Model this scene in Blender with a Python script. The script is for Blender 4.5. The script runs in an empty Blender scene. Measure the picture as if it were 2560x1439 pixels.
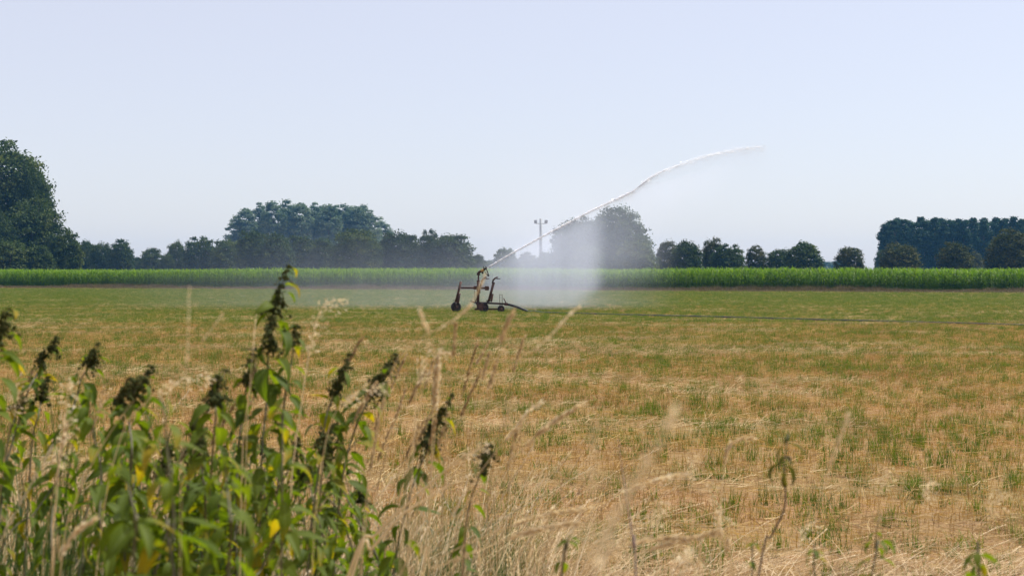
import bpy, math, random
import numpy as np
from mathutils import Vector, Matrix, Euler

# ------------------------------------------------------------------ camera, sky, sun, exposure
SC = bpy.context.scene
COL = SC.collection
W0, H0, F = 2560.0, 1439.0, 3517.0          # photo size and focal length in its pixels
EYE = 1.6
PITCH = -math.atan(34.5 / F)

cam_d = bpy.data.cameras.new('camera')
cam = bpy.data.objects.new('camera', cam_d)
COL.objects.link(cam)
cam.location = (0, 0, EYE)
cam.rotation_euler = (math.pi / 2 + PITCH, 0, 0)
cam_d.sensor_width = 36.0
cam_d.lens = 36.0 * F / W0
cam_d.clip_start = 0.05
cam_d.clip_end = 6000
cam_d.dof.use_dof = True
cam_d.dof.focus_distance = 45.0
cam_d.dof.aperture_fstop = 8.0
SC.camera = cam

SUN_EL, SUN_AZ = 54.0, 66.0                 # azimuth: degrees to the right of the view direction (+Y)
world = bpy.data.worlds.new('World')
SC.world = world
world.use_nodes = True
nt = world.node_tree
nt.nodes.clear()
sky = nt.nodes.new('ShaderNodeTexSky')
sky.sky_type = 'NISHITA'
sky.sun_disc = False
sky.sun_elevation = math.radians(SUN_EL)
sky.sun_rotation = math.radians(SUN_AZ)
sky.altitude = 0
sky.air_density = 1.0
sky.dust_density = 1.0
sky.ozone_density = 5.0
bg = nt.nodes.new('ShaderNodeBackground')
bg.inputs['Strength'].default_value = 0.05
wo = nt.nodes.new('ShaderNodeOutputWorld')
nt.links.new(sky.outputs[0], bg.inputs['Color'])
# high thin summer veil: whitens the whole sky evenly
veil_bg = nt.nodes.new('ShaderNodeBackground')
veil_bg.inputs['Color'].default_value = (1.0, 0.93, 0.97, 1)
veil_bg.inputs['Strength'].default_value = 0.415
add_bg = nt.nodes.new('ShaderNodeAddShader')
nt.links.new(bg.outputs[0], add_bg.inputs[0])
nt.links.new(veil_bg.outputs[0], add_bg.inputs[1])
nt.links.new(add_bg.outputs[0], wo.inputs['Surface'])

sun_d = bpy.data.lights.new('sun', 'SUN')
sun_d.energy = 5.0
sun_d.angle = math.radians(0.5)
sun_d.color = (1.0, 0.95, 0.88)
sun = bpy.data.objects.new('sun', sun_d)
COL.objects.link(sun)
_e, _a = math.radians(SUN_EL), math.radians(SUN_AZ)
SUNV = Vector((math.cos(_e) * math.sin(_a), math.cos(_e) * math.cos(_a), math.sin(_e)))
sun.rotation_euler = SUNV.to_track_quat('Z', 'Y').to_euler()
sun.location = (60, 40, 80)

vs = SC.view_settings
vs.view_transform = 'Standard'
vs.look = 'None'
vs.exposure = 0.42
vs.gamma = 1.0
vs.use_curve_mapping = False
SC.cycles.max_bounces = 8
SC.cycles.diffuse_bounces = 4
SC.cycles.transmission_bounces = 4
SC.cycles.transparent_max_bounces = 8
SC.cycles.volume_bounces = 2
SC.cycles.volume_step_rate = 1.0
SC.cycles.use_denoising = True

# ------------------------------------------------------------------ helpers
rng = np.random.default_rng(7)
random.seed(7)


def at(px, py, Y):
    """the point at depth Y that the photo shows at pixel (px, py)"""
    dx = (px - W0 / 2) / F
    dy = -(py - H0 / 2) / F
    cp, sp = math.cos(PITCH), math.sin(PITCH)
    d = Vector((dx, cp - dy * sp, sp + dy * cp))
    d *= Y / d.y
    return Vector((d.x, Y, EYE + d.z))


def mesh_np(name, V, Fq, mat=None, smooth=False, uv=None):
    """mesh from an (n,3) array and an (m,3|4) face array"""
    V = np.asarray(V, dtype=np.float32)
    Fq = np.asarray(Fq, dtype=np.int32)
    k = Fq.shape[1]
    me = bpy.data.meshes.new(name)
    me.vertices.add(len(V))
    me.vertices.foreach_set('co', V.ravel())
    me.loops.add(Fq.size)
    me.loops.foreach_set('vertex_index', Fq.ravel())
    me.polygons.add(len(Fq))
    me.polygons.foreach_set('loop_start', np.arange(0, Fq.size, k, dtype=np.int32))
    if uv is not None:
        lay = me.uv_layers.new(name='UVMap')
        lay.data.foreach_set('uv', np.asarray(uv, dtype=np.float32)[Fq.ravel()].ravel())
    me.update(calc_edges=True)
    me.validate()
    if smooth:
        me.polygons.foreach_set('use_smooth', [True] * len(me.polygons))
    if mat:
        me.materials.append(mat)
    return me


class MB:
    """collects shapes and builds ONE mesh"""
    def __init__(self):
        self.v, self.f = [], []

    def add(self, V, Fs):
        o = len(self.v)
        self.v += [tuple(x) for x in V]
        self.f += [tuple(i + o for i in f) for f in Fs]

    def tube(self, pts, rad, n=8, cap=True):
        pts = [Vector(p) for p in pts]
        if not hasattr(rad, '__len__'):
            rad = [rad] * len(pts)
        V, Fs = [], []
        up = None
        for i, p in enumerate(pts):
            t = (pts[min(i + 1, len(pts) - 1)] - pts[max(i - 1, 0)]).normalized()
            if up is None:
                up = Vector((0, 0, 1)) if abs(t.z) < 0.9 else Vector((0, 1, 0))
            a = t.cross(up).normalized()
            up = a.cross(t).normalized()
            for k in range(n):
                w = 2 * math.pi * (k + 0.5) / n
                V.append(p + (a * math.cos(w) + up * math.sin(w)) * rad[i])
        for i in range(len(pts) - 1):
            for k in range(n):
                k2 = (k + 1) % n
                Fs.append((i * n + k, i * n + k2, (i + 1) * n + k2, (i + 1) * n + k))
        if cap:
            Fs.append(tuple(range(n))[::-1])
            Fs.append(tuple((len(pts) - 1) * n + k for k in range(n)))
        self.add(V, Fs)
        return self

    def box(self, c, s, rot=None, bev=0.0):
        c = Vector(c)
        hx, hy, hz = s[0] / 2, s[1] / 2, s[2] / 2
        V = [Vector((x, y, z)) for x in (-hx, hx) for y in (-hy, hy) for z in (-hz, hz)]
        if rot:
            R = Euler(rot).to_matrix()
            V = [R @ v for v in V]
        self.add([c + v for v in V], [(0, 1, 3, 2), (4, 6, 7, 5), (0, 4, 5, 1), (2, 3, 7, 6), (0, 2, 6, 4), (1, 5, 7, 3)])
        return self

    def lathe(self, c, axis, prof, n=20):
        """prof: list of (along, radius) round an axis through c"""
        c = Vector(c)
        ax = Vector(axis).normalized()
        a = ax.orthogonal().normalized()
        b = ax.cross(a)
        V, Fs = [], []
        for (h, r) in prof:
            for k in range(n):
                w = 2 * math.pi * k / n
                V.append(c + ax * h + (a * math.cos(w) + b * math.sin(w)) * r)
        for i in range(len(prof) - 1):
            for k in range(n):
                k2 = (k + 1) % n
                Fs.append((i * n + k, i * n + k2, (i + 1) * n + k2, (i + 1) * n + k))
        Fs.append(tuple(range(n))[::-1])
        Fs.append(tuple((len(prof) - 1) * n + k for k in range(n)))
        self.add(V, Fs)
        return self

    def mesh(self, name, mat, smooth=False):
        me = bpy.data.meshes.new(name)
        me.from_pydata(self.v, [], self.f)
        me.update()
        if smooth:
            me.polygons.foreach_set('use_smooth', [True] * len(me.polygons))
        me.materials.append(mat)
        return me

    def build(self, name, mat, parent=None, smooth=False, off=(0, 0, 0)):
        if any(off):
            self.v = [(a - off[0], b - off[1], c - off[2]) for a, b, c in self.v]
        return obj(name, self.mesh(name, mat, smooth), parent)


def obj(name, me, parent=None, loc=None, rot=None, scale=None):
    o = bpy.data.objects.new(name, me)
    COL.objects.link(o)
    if parent is not None:
        o.parent = parent
    if loc is not None:
        o.location = loc
    if rot is not None:
        o.rotation_euler = rot
    if scale is not None:
        o.scale = scale
    return o


def tag(o, label, cat=None, group=None, kind=None):
    o['label'] = label
    if cat:
        o['category'] = cat
    if group:
        o['group'] = group
    if kind:
        o['kind'] = kind
    return o


def thing(name, loc, label, cat, group=None, rotz=0.0):
    o = obj(name, None, loc=loc, rot=(0, 0, rotz))
    o.empty_display_size = 0.2
    return tag(o, label, cat, group)


# ---- value noise for layout decisions
_NT = rng.random((256, 256))


def vnoise(x, y):
    x = np.asarray(x, float)
    y = np.asarray(y, float)
    xi, yi = np.floor(x).astype(int), np.floor(y).astype(int)
    fx, fy = x - xi, y - yi
    fx, fy = fx * fx * (3 - 2 * fx), fy * fy * (3 - 2 * fy)
    g = lambda i, j: _NT[i % 256, j % 256]
    return (g(xi, yi) * (1 - fx) + g(xi + 1, yi) * fx) * (1 - fy) + (g(xi, yi + 1) * (1 - fx) + g(xi + 1, yi + 1) * fx) * fy


# ------------------------------------------------------------------ materials
def new_mat(name):
    m = bpy.data.materials.new(name)
    m.use_nodes = True
    t = m.node_tree
    t.nodes.clear()
    out = t.nodes.new('ShaderNodeOutputMaterial')
    return m, t, out


def ramp(t, fac, stops):
    r = t.nodes.new('ShaderNodeValToRGB')
    el = r.color_ramp.elements
    while len(el) < len(stops):
        el.new(0.5)
    for e, (p, c) in zip(el, stops):
        e.position = p
        e.color = (c[0], c[1], c[2], 1)
    t.links.new(fac, r.inputs[0])
    return r.outputs[0]


def mixc(t, fac, a, b, mode='MIX'):
    m = t.nodes.new('ShaderNodeMix')
    m.data_type = 'RGBA'
    m.blend_type = mode
    for s, val in ((m.inputs[0], fac), (m.inputs[6], a), (m.inputs[7], b)):
        if hasattr(val, 'links') or hasattr(val, 'node'):
            t.links.new(val, s)
        elif isinstance(val, (tuple, list)):
            s.default_value = (*val[:3], 1)
        else:
            s.default_value = val
    return m.outputs[2]


def noise(t, scale, detail=3, vec=None, rough=0.55):
    n = t.nodes.new('ShaderNodeTexNoise')
    n.inputs['Scale'].default_value = scale
    n.inputs['Detail'].default_value = detail
    n.inputs['Roughness'].default_value = rough
    if vec is not None:
        t.links.new(vec, n.inputs['Vector'])
    return n.outputs['Fac']


def coord(t, kind='Object', scale=None):
    c = t.nodes.new('ShaderNodeTexCoord').outputs[kind]
    if scale:
        m = t.nodes.new('ShaderNodeMapping')
        m.inputs['Scale'].default_value = scale
        t.links.new(c, m.inputs['Vector'])
        return m.outputs[0]
    return c


def math_n(t, op, a, b=None, c=None, clamp=False):
    m = t.nodes.new('ShaderNodeMath')
    m.operation = op
    m.use_clamp = clamp
    for i, v in enumerate((a, b, c)):
        if v is None:
            continue
        if hasattr(v, 'node'):
            t.links.new(v, m.inputs[i])
        else:
            m.inputs[i].default_value = v
    return m.outputs[0]


def leafy(name, stops, trans=0.35, tr_tint=(1.5, 1.6, 0.5), rough=0.6, clump=0.0, uvtip=None, spec=0.3):
    """leaf material: colour by leaf (random per island), by tree (object random) and by clump (noise)"""
    m, t, out = new_mat(name)
    geo = t.nodes.new('ShaderNodeNewGeometry')
    oi = t.nodes.new('ShaderNodeObjectInfo')
    f = math_n(t, 'MULTIPLY_ADD', geo.outputs['Random Per Island'], 0.6, math_n(t, 'MULTIPLY', oi.outputs['Random'], 0.4))
    if clump:
        nz = noise(t, clump, 2, coord(t))
        f = math_n(t, 'ADD', math_n(t, 'MULTIPLY', f, 0.6), math_n(t, 'MULTIPLY_ADD', nz, 1.4, -0.5), clamp=True)  # besides leaf variation, the wide noise range imitates sunlit and shaded clumps
    col = ramp(t, f, stops)
    if uvtip:
        uvn = t.nodes.new('ShaderNodeUVMap')
        sp = t.nodes.new('ShaderNodeSeparateXYZ')
        t.links.new(uvn.outputs[0], sp.inputs[0])
        # some leaves have turned yellow from the tip
        old = math_n(t, 'MULTIPLY_ADD', oi.outputs['Random'], 2.2, -2.2)
        nn = noise(t, 30, 2, coord(t))
        amt = math_n(t, 'ADD', math_n(t, 'ADD', math_n(t, 'MULTIPLY', sp.outputs[1], 0.8), old), math_n(t, 'MULTIPLY_ADD', nn, 0.5, -0.25))
        amt = math_n(t, 'MULTIPLY', amt, 2.2, clamp=True)
        col = mixc(t, amt, col, uvtip)
        # paler midrib
        mid = math_n(t, 'ABSOLUTE', math_n(t, 'SUBTRACT', sp.outputs[0], 0.5))
        rib = math_n(t, 'LESS_THAN', mid, 0.03)
        col = mixc(t, math_n(t, 'MULTIPLY', rib, 0.35), col, (0.25, 0.3, 0.12))
    p = t.nodes.new('ShaderNodeBsdfPrincipled')
    p.inputs['Roughness'].default_value = rough
    p.inputs['Specular IOR Level'].default_value = spec
    t.links.new(col, p.inputs['Base Color'])
    tr = t.nodes.new('ShaderNodeBsdfTranslucent')
    t.links.new(mixc(t, 1.0, col, tr_tint, 'MULTIPLY'), tr.inputs['Color'])
    mx = t.nodes.new('ShaderNodeMixShader')
    mx.inputs[0].default_value = trans
    t.links.new(p.outputs[0], mx.inputs[1])
    t.links.new(tr.outputs[0], mx.inputs[2])
    t.links.new(mx.outputs[0], out.inputs['Surface'])
    return m


def solid(name, stops, scale=8.0, rough=0.8, metal=0.0, bump=0.0, detail=4):
    m, t, out = new_mat(name)
    c = coord(t)
    f = noise(t, scale, detail, c)
    col = ramp(t, f, stops)
    p = t.nodes.new('ShaderNodeBsdfPrincipled')
    p.inputs['Roughness'].default_value = rough
    p.inputs['Metallic'].default_value = metal
    t.links.new(col, p.inputs['Base Color'])
    if bump:
        b = t.nodes.new('ShaderNodeBump')
        b.inputs['Strength'].default_value = bump
        b.inputs['Distance'].default_value = 0.01
        t.links.new(noise(t, scale * 5, 4, c), b.inputs['Height'])
        t.links.new(b.outputs[0], p.inputs['Normal'])
    t.links.new(p.outputs[0], out.inputs['Surface'])
    return m


M = {}
M['bark'] = solid('bark', [(0.3, (0.07, 0.055, 0.04)), (0.7, (0.16, 0.13, 0.10))], 3.0, 0.9, bump=0.5)
M['maple'] = leafy('maple_leaf', [(0.0, (0.014, 0.025, 0.008)), (0.5, (0.05, 0.062, 0.017)), (1.0, (0.17, 0.15, 0.04))], 0.2, (1.3, 1.5, 0.5), spec=0.08, clump=0.45)
M['oak'] = leafy('oak_leaf', [(0.0, (0.014, 0.028, 0.010)), (0.5, (0.044, 0.070, 0.022)), (1.0, (0.13, 0.155, 0.045))], 0.28, (1.3, 1.5, 0.5), spec=0.08, clump=0.3)
M['poplar'] = leafy('poplar_leaf', [(0.0, (0.010, 0.028, 0.020)), (0.55, (0.026, 0.058, 0.036)), (1.0, (0.07, 0.115, 0.062))], 0.28, (1.2, 1.5, 0.6), spec=0.08, clump=0.35)  # bluish, dark leaf colour carries part of the plantation's distance haze
M['grove'] = leafy('hazed_poplar_leaf', [(0.0, (0.055, 0.085, 0.065)), (0.55, (0.13, 0.175, 0.12)), (1.0, (0.25, 0.29, 0.19))], 0.32, (1.2, 1.4, 0.8), spec=0.08, clump=0.35)  # leaf colour lightened to stand in for haze and backlight on the grove
M['corn'] = leafy('maize_leaf', [(0.0, (0.04, 0.085, 0.006)), (0.6, (0.10, 0.185, 0.008)), (1.0, (0.21, 0.29, 0.018))], 0.4, (1.6, 1.75, 0.3), rough=0.55, spec=0.2)
M['straw'] = leafy('straw', [(0.0, (0.20, 0.112, 0.038)), (0.4, (0.355, 0.218, 0.073)), (0.75, (0.48, 0.325, 0.12)), (1.0, (0.60, 0.47, 0.23))], 0.3, (1.1, 1.0, 0.7), rough=0.7, spec=0.15)
M['drygrass'] = leafy('dry_grass', [(0.0, (0.16, 0.095, 0.04)), (0.35, (0.36, 0.24, 0.11)), (0.7, (0.60, 0.45, 0.25)), (1.0, (0.84, 0.72, 0.50))], 0.38, (1.15, 1.1, 0.95), rough=0.55)
M['loosestraw'] = leafy('loose_straw', [(0.0, (0.26, 0.16, 0.07)), (0.5, (0.40, 0.28, 0.12)), (1.0, (0.66, 0.54, 0.30))], 0.3, (1.1, 1.0, 0.8), rough=0.6, spec=0.2)
M['verge'] = leafy('verge_grass', [(0.0, (0.05, 0.043, 0.016)), (0.5, (0.115, 0.09, 0.036)), (1.0, (0.23, 0.18, 0.08))], 0.2, (1.1, 1.0, 0.8))
M['tuft'] = leafy('regrowth_blade', [(0.0, (0.045, 0.085, 0.014)), (0.5, (0.09, 0.14, 0.020)), (1.0, (0.20, 0.21, 0.045))], 0.35, (1.4, 1.5, 0.35), rough=0.6, spec=0.12)
M['greengrass'] = leafy('green_grass', [(0.0, (0.02, 0.045, 0.016)), (0.6, (0.05, 0.09, 0.025)), (1.0, (0.13, 0.16, 0.05))], 0.35, (1.4, 1.5, 0.5), rough=0.45, spec=0.35)
M['nettle'] = leafy('nettle_leaf', [(0.0, (0.020, 0.044, 0.008)), (0.5, (0.054, 0.090, 0.012)), (1.0, (0.125, 0.16, 0.02))], 0.46, (2.1, 2.1, 0.25), rough=0.6, spec=0.15, uvtip=(0.27, 0.20, 0.018))
M['wiltleaf'] = leafy('wilted_leaf', [(0.0, (0.03, 0.035, 0.012)), (0.7, (0.06, 0.065, 0.018)), (1.0, (0.14, 0.13, 0.02))], 0.35, (1.6, 1.5, 0.4))
M['nettleseed'] = leafy('nettle_seed', [(0.0, (0.035, 0.048, 0.010)), (0.6, (0.09, 0.105, 0.024)), (1.0, (0.21, 0.175, 0.055))], 0.48, (1.2, 1.2, 0.6), rough=0.8)
M['nettlestem'] = solid('nettle_stem', [(0.3, (0.07, 0.06, 0.03)), (0.7, (0.13, 0.12, 0.055))], 20, 0.7)
M['wiltstem'] = solid('wilted_stem', [(0.3, (0.035, 0.022, 0.016)), (0.7, (0.08, 0.05, 0.035))], 20, 0.7)
M['palestraw'] = leafy('pale_straw', [(0.0, (0.5, 0.37, 0.2)), (0.5, (0.72, 0.58, 0.36)), (1.0, (0.88, 0.78, 0.57))], 0.45, (1.1, 1.1, 1.0), rough=0.5)
M['tanstem'] = leafy('tan_grass', [(0.0, (0.36, 0.25, 0.12)), (1.0, (0.62, 0.48, 0.28))], 0.4, (1.15, 1.1, 0.95))
M['mauvestem'] = solid('bare_stem', [(0.3, (0.20, 0.14, 0.13)), (0.7, (0.32, 0.24, 0.22))], 20, 0.7)


def rust_mat(name, dark, mid, light, scale=6.0):
    return solid(name, [(0.25, dark), (0.5, mid), (0.75, light)], scale, 0.75, 0.0, 0.4, 6)


M['rust'] = rust_mat('rusty_steel', (0.022, 0.010, 0.006), (0.055, 0.023, 0.013), (0.12, 0.055, 0.028))
M['darksteel'] = rust_mat('dark_steel', (0.016, 0.012, 0.010), (0.035, 0.024, 0.018), (0.07, 0.045, 0.03))
M['brass'] = solid('weathered_brass', [(0.3, (0.22, 0.11, 0.03)), (0.7, (0.5, 0.32, 0.10))], 10, 0.45, 0.6)
M['tyre'] = solid('tyre_rubber', [(0.3, (0.014, 0.013, 0.013)), (0.7, (0.035, 0.03, 0.027))], 10, 0.85)
M['hose'] = solid('black_hose', [(0.3, (0.010, 0.013, 0.015)), (0.7, (0.028, 0.034, 0.036))], 4, 0.5)
M['mast'] = solid('grey_mast', [(0.3, (0.20, 0.22, 0.22)), (0.7, (0.30, 0.32, 0.31))], 2, 0.6)
M['lamp'] = solid('lamp_housing', [(0.3, (0.10, 0.11, 0.12)), (0.7, (0.18, 0.19, 0.2))], 4, 0.5)

# water: white, broken jet
m, t, out = new_mat('white_water')
p = t.nodes.new('ShaderNodeBsdfPrincipled')
p.inputs['Base Color'].default_value = (0.93, 0.94, 0.96, 1)
p.inputs['Roughness'].default_value = 0.25
p.inputs['Specular IOR Level'].default_value = 0.5
tr = t.nodes.new('ShaderNodeBsdfTranslucent')
tr.inputs['Color'].default_value = (0.95, 0.96, 0.98, 1)
mx = t.nodes.new('ShaderNodeMixShader')
mx.inputs[0].default_value = 0.2
t.links.new(p.outputs[0], mx.inputs[1])
t.links.new(tr.outputs[0], mx.inputs[2])
t.links.new(mx.outputs[0], out.inputs['Surface'])
M['water'] = m

# field soil with chopped straw and regrowth
m, t, out = new_mat('stubble_soil')
c = coord(t)
n1 = noise(t, 0.35, 4, coord(t, 'Object', (0.5, 1.6, 1)))
n2 = noise(t, 14.0, 5, c, 0.7)
n3 = noise(t, 60.0, 3, c, 0.7)
straw = ramp(t, math_n(t, 'MULTIPLY_ADD', n3, 0.5, math_n(t, 'MULTIPLY', n2, 0.5)),
             [(0.3, (0.10, 0.055, 0.024)), (0.5, (0.26, 0.15, 0.065)), (0.7, (0.42, 0.28, 0.14))])
green = ramp(t, n3, [(0.3, (0.06, 0.10, 0.02)), (0.7, (0.16, 0.19, 0.05))])
g = math_n(t, 'MULTIPLY_ADD', n1, 3.0, -1.25, clamp=True)
g = math_n(t, 'MULTIPLY', g, math_n(t, 'MULTIPLY_ADD', n2, 2.0, -0.4, clamp=True))
p = t.nodes.new('ShaderNodeBsdfPrincipled')
p.inputs['Roughness'].default_value = 0.9
p.inputs['Specular IOR Level'].default_value = 0.15
t.links.new(mixc(t, math_n(t, 'MULTIPLY', g, 0.75), straw, green), p.inputs['Base Color'])
b = t.nodes.new('ShaderNodeBump')
b.inputs['Strength'].default_value = 0.6
b.inputs['Distance'].default_value = 0.03
t.links.new(n2, b.inputs['Height'])
t.links.new(b.outputs[0], p.inputs['Normal'])
t.links.new(p.outputs[0], out.inputs['Surface'])
M['field'] = m


# ------------------------------------------------------------------ scattering (geometry nodes), only for 'stuff'
def scatter(name, P, rot, scl, idx, variants, label, cat):
    c = bpy.data.collections.new(name + '_sources')
    for k, me in enumerate(variants):
        o = bpy.data.objects.new('%s_source_%02d' % (name, k), me)
        c.objects.link(o)
    me = bpy.data.meshes.new(name)
    n = len(P)
    me.vertices.add(n)
    me.vertices.foreach_set('co', np.asarray(P, np.float32).ravel())
    a = me.attributes.new('rot', 'FLOAT_VECTOR', 'POINT')
    a.data.foreach_set('vector', np.asarray(rot, np.float32).ravel())
    a = me.attributes.new('scl', 'FLOAT_VECTOR', 'POINT')
    a.data.foreach_set('vector', np.asarray(scl, np.float32).ravel())
    a = me.attributes.new('idx', 'INT', 'POINT')
    a.data.foreach_set('value', np.asarray(idx, np.int32))
    me.materials.append(variants[0].materials[0])
    o = obj(name, me)
    ng = bpy.data.node_groups.new(name + '_scatter', 'GeometryNodeTree')
    ng.interface.new_socket('Geometry', in_out='INPUT', socket_type='NodeSocketGeometry')
    ng.interface.new_socket('Geometry', in_out='OUTPUT', socket_type='NodeSocketGeometry')
    N = ng.nodes
    gi, go = N.new('NodeGroupInput'), N.new('NodeGroupOutput')
    ci = N.new('GeometryNodeCollectionInfo')
    ci.inputs['Collection'].default_value = c
    ci.inputs['Separate Children'].default_value = True
    ci.inputs['Reset Children'].default_value = True
    ip = N.new('GeometryNodeInstanceOnPoints')
    ip.inputs['Pick Instance'].default_value = True
    L = ng.links
    L.new(gi.outputs[0], ip.inputs['Points'])
    L.new(ci.outputs[0], ip.inputs['Instance'])
    for nm, ty, so in (('rot', 'FLOAT_VECTOR', 'Rotation'), ('scl', 'FLOAT_VECTOR', 'Scale'), ('idx', 'INT', 'Instance Index')):
        na = N.new('GeometryNodeInputNamedAttribute')
        na.data_type = ty
        na.inputs['Name'].default_value = nm
        L.new(na.outputs[0], ip.inputs[so])
    L.new(ip.outputs[0], go.inputs[0])
    mod = o.modifiers.new('scatter', 'NODES')
    mod.node_group = ng
    return tag(o, label, cat, kind='stuff')


def rots(n, tilt=0.0):
    return np.stack([rng.normal(0, tilt, n) if tilt else np.zeros(n), rng.normal(0, tilt, n) if tilt else np.zeros(n), rng.uniform(0, 2 * math.pi, n)], 1)


def blades(B, D, L, Wd, bend, segs=2, taper=True, face=None):
    """ribbon blades: base B (n,3), direction D (n,3 unit), length L, width Wd, bend vector (n,3) added quadratically"""
    n = len(B)
    side = np.cross(D, np.array([0, 0, 1.0])) if face is None else np.asarray(face)
    nn = np.linalg.norm(side, axis=1, keepdims=True)
    ra = rng.uniform(0, 2 * math.pi, n)
    alt = np.stack([np.cos(ra), np.sin(ra), np.zeros(n)], 1)
    side = np.where(nn < 0.25, alt, side / np.maximum(nn, 1e-6)) if face is None else side
    V, Fc = [], []
    for k in range(segs + 1):
        u = k / segs
        p = B + D * (L * u)[:, None] + bend * (u * u)
        w = Wd * ((1 - u * 0.85) if taper else 1.0) * 0.5
        V += [p - side * w[:, None], p + side * w[:, None]]
    V = np.stack(V, 1)
    base = (np.arange(n) * 2 * (segs + 1))[:, None]
    for k in range(segs):
        Fc.append(base + np.array([[2 * k, 2 * k + 1, 2 * k + 3, 2 * k + 2]]))
    return V.reshape(-1, 3), np.concatenate(Fc, 0)


def join(parts):
    V, Fc, o = [], [], 0
    for v, f in parts:
        V.append(v)
        Fc.append(f + o)
        o += len(v)
    return np.concatenate(V), np.concatenate(Fc)


def updir(n, spread):
    a = rng.uniform(0, 2 * math.pi, n)
    r = np.abs(rng.normal(0, spread, n))
    d = np.stack([np.cos(a) * np.sin(r), np.sin(a) * np.sin(r), np.cos(r)], 1)
    return d


# ================================================================== THE SETTING
me = bpy.data.meshes.new('field')
xs = [-1400, -200, -100, -50, -20, 0, 20, 50, 100, 200, 1400]
ys = [-1400, -100, -10, 0, 10, 30, 60, 100, 160, 300, 1400]
V = [(x, y, 0) for y in ys for x in xs]
n = len(xs)
Fc = [(j * n + i, j * n + i + 1, (j + 1) * n + i + 1, (j + 1) * n + i) for j in range(len(ys) - 1) for i in range(n - 1)]
me.from_pydata(V, [], Fc)
me.materials.append(M['field'])
ground = obj('field', me)
ground['kind'] = 'structure'
ground['label'] = 'flat harvested field with dry straw stubble and green regrowth'

# edge of the maize: from A (left) to B (right), measured off the photo at eye height 1.6 m
EA, EB = Vector((-62.0, 168.0, 0)), Vector((46.5, 124.0, 0))
EDIR = (EB - EA).normalized()
ENRM = Vector((-EDIR.y, EDIR.x, 0))
if ENRM.y < 0:
    ENRM = -ENRM


def edge_y(x):
    """depth of the maize edge at world x"""
    return EA.y + (np.asarray(x) - EA.x) * EDIR.y / EDIR.x


# ---- stubble (stuff)
def stubble_patch(seed, n_up, n_lie, long=1.0):
    B = np.stack([rng.uniform(-.55, .55, n_up), rng.uniform(-.55, .55, n_up), np.zeros(n_up)], 1)
    # drill rows 12 cm apart, roughly
    B[:, 1] = np.round(B[:, 1] / 0.125) * 0.125 + rng.normal(0, .022, n_up)
    L = rng.uniform(.03, .085, n_up)
    up = blades(B, updir(n_up, .4), L, rng.uniform(.0025, .005, n_up), np.zeros((n_up, 3)), 1, False)
    B2 = np.stack([rng.uniform(-.55, .55, n_lie), rng.uniform(-.55, .55, n_lie), rng.uniform(.008, .07, n_lie)], 1)
    a = rng.uniform(0, 2 * math.pi, n_lie)
    D2 = np.stack([np.cos(a), np.sin(a), rng.normal(0, .12, n_lie)], 1)
    lie = blades(B2, D2, rng.uniform(.06, .30, n_lie) * long, rng.uniform(.003, .006, n_lie), rng.normal(0, .02, (n_lie, 3)), 2, False,
                 face=np.stack([-np.sin(a) * .6, np.cos(a) * .6, np.full(n_lie, .6)], 1))
    v, f = join([up, lie])
    return mesh_np('stubble_patch', v, f, M['straw' if long == 1.0 else 'loosestraw'])


stub_var = [stubble_patch(i, 480, 150) for i in range(6)] + [stubble_patch(i, 300, 280, 1.2) for i in range(3)]
P, S, I = [], [], []
y = 5.6
while y < 165:
    step = 1.0 if y < 45 else (1.5 if y < 75 else (2.2 if y < 110 else 3.2))
    half = y * 0.40 + 5
    for x in np.arange(-half, half, step):
        if y > edge_y(x) - 6:
            continue
        P.append((x + random.uniform(-.1, .1), y + random.uniform(-.1, .1), 0))
        S.append((step, step, 1.0 if step < 1.2 else .7))
        mat_here = vnoise(x * .06 + 9, y * .95 + x * .08) > 0.8 or vnoise(x * .3 + 40, y * .8) > .74 or (y < 9.5 and random.random() < .6)
        I.append(random.randint(6, 8) if mat_here else random.randint(0, 5))
    y += step
rz = np.random.default_rng(3).integers(0, 2, len(P)) * math.pi + rng.normal(0, .12, len(P))
scatter('straw_stubble', P, np.stack([np.zeros(len(P)), np.zeros(len(P)), rz], 1), S, I, stub_var,
        'cut straw stubble and loose dry straw covering the field', 'stubble')


# ---- green regrowth in the stubble (stuff)
def tuft_mesh(n, h, r):
    a = rng.uniform(0, 2 * math.pi, n)
    rr = rng.uniform(0, r, n)
    B = np.stack([np.cos(a) * rr, np.sin(a) * rr, np.zeros(n)], 1)
    D = updir(n, .30)
    L = rng.uniform(.45, 1.0, n) * h
    bend = D * np.array([1, 1, 0]) * (L * .5)[:, None]
    bend[:, 2] = -L * .12
    v, f = blades(B, D, L, rng.uniform(.004, .008, n), bend, 2)
    return mesh_np('regrowth_tuft', v, f, M['tuft'])


tuft_var = [tuft_mesh(14, .14, .05), tuft_mesh(22, .17, .08), tuft_mesh(30, .20, .11), tuft_mesh(10, .12, .06), tuft_mesh(40, .23, .14)]
P, S, I = [], [], []
NT_ = 260000
yy = 6.0 + (rng.random(NT_) ** 0.75) * 150
half = yy * .40 + 5
xx = rng.uniform(-1, 1, NT_) * half
keep = rng.random(NT_)
row = vnoise(xx * .25, yy * .55 + 40)
fine = vnoise(xx * 1.3 + 80, yy * 1.6)
far = np.clip((yy - 14) / 32, 0, 1)
left = np.clip((-xx + 6) / 30, 0, 1)
dens = np.clip((row - .25) * 2.0, 0.12, 1) * (0.2 + .8 * (fine > .45)) * (.6 + .4 * far) + .25 + far * .5 + left * .25 * far
ok = (keep < dens) & (yy < edge_y(xx) - 3.0)
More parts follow.
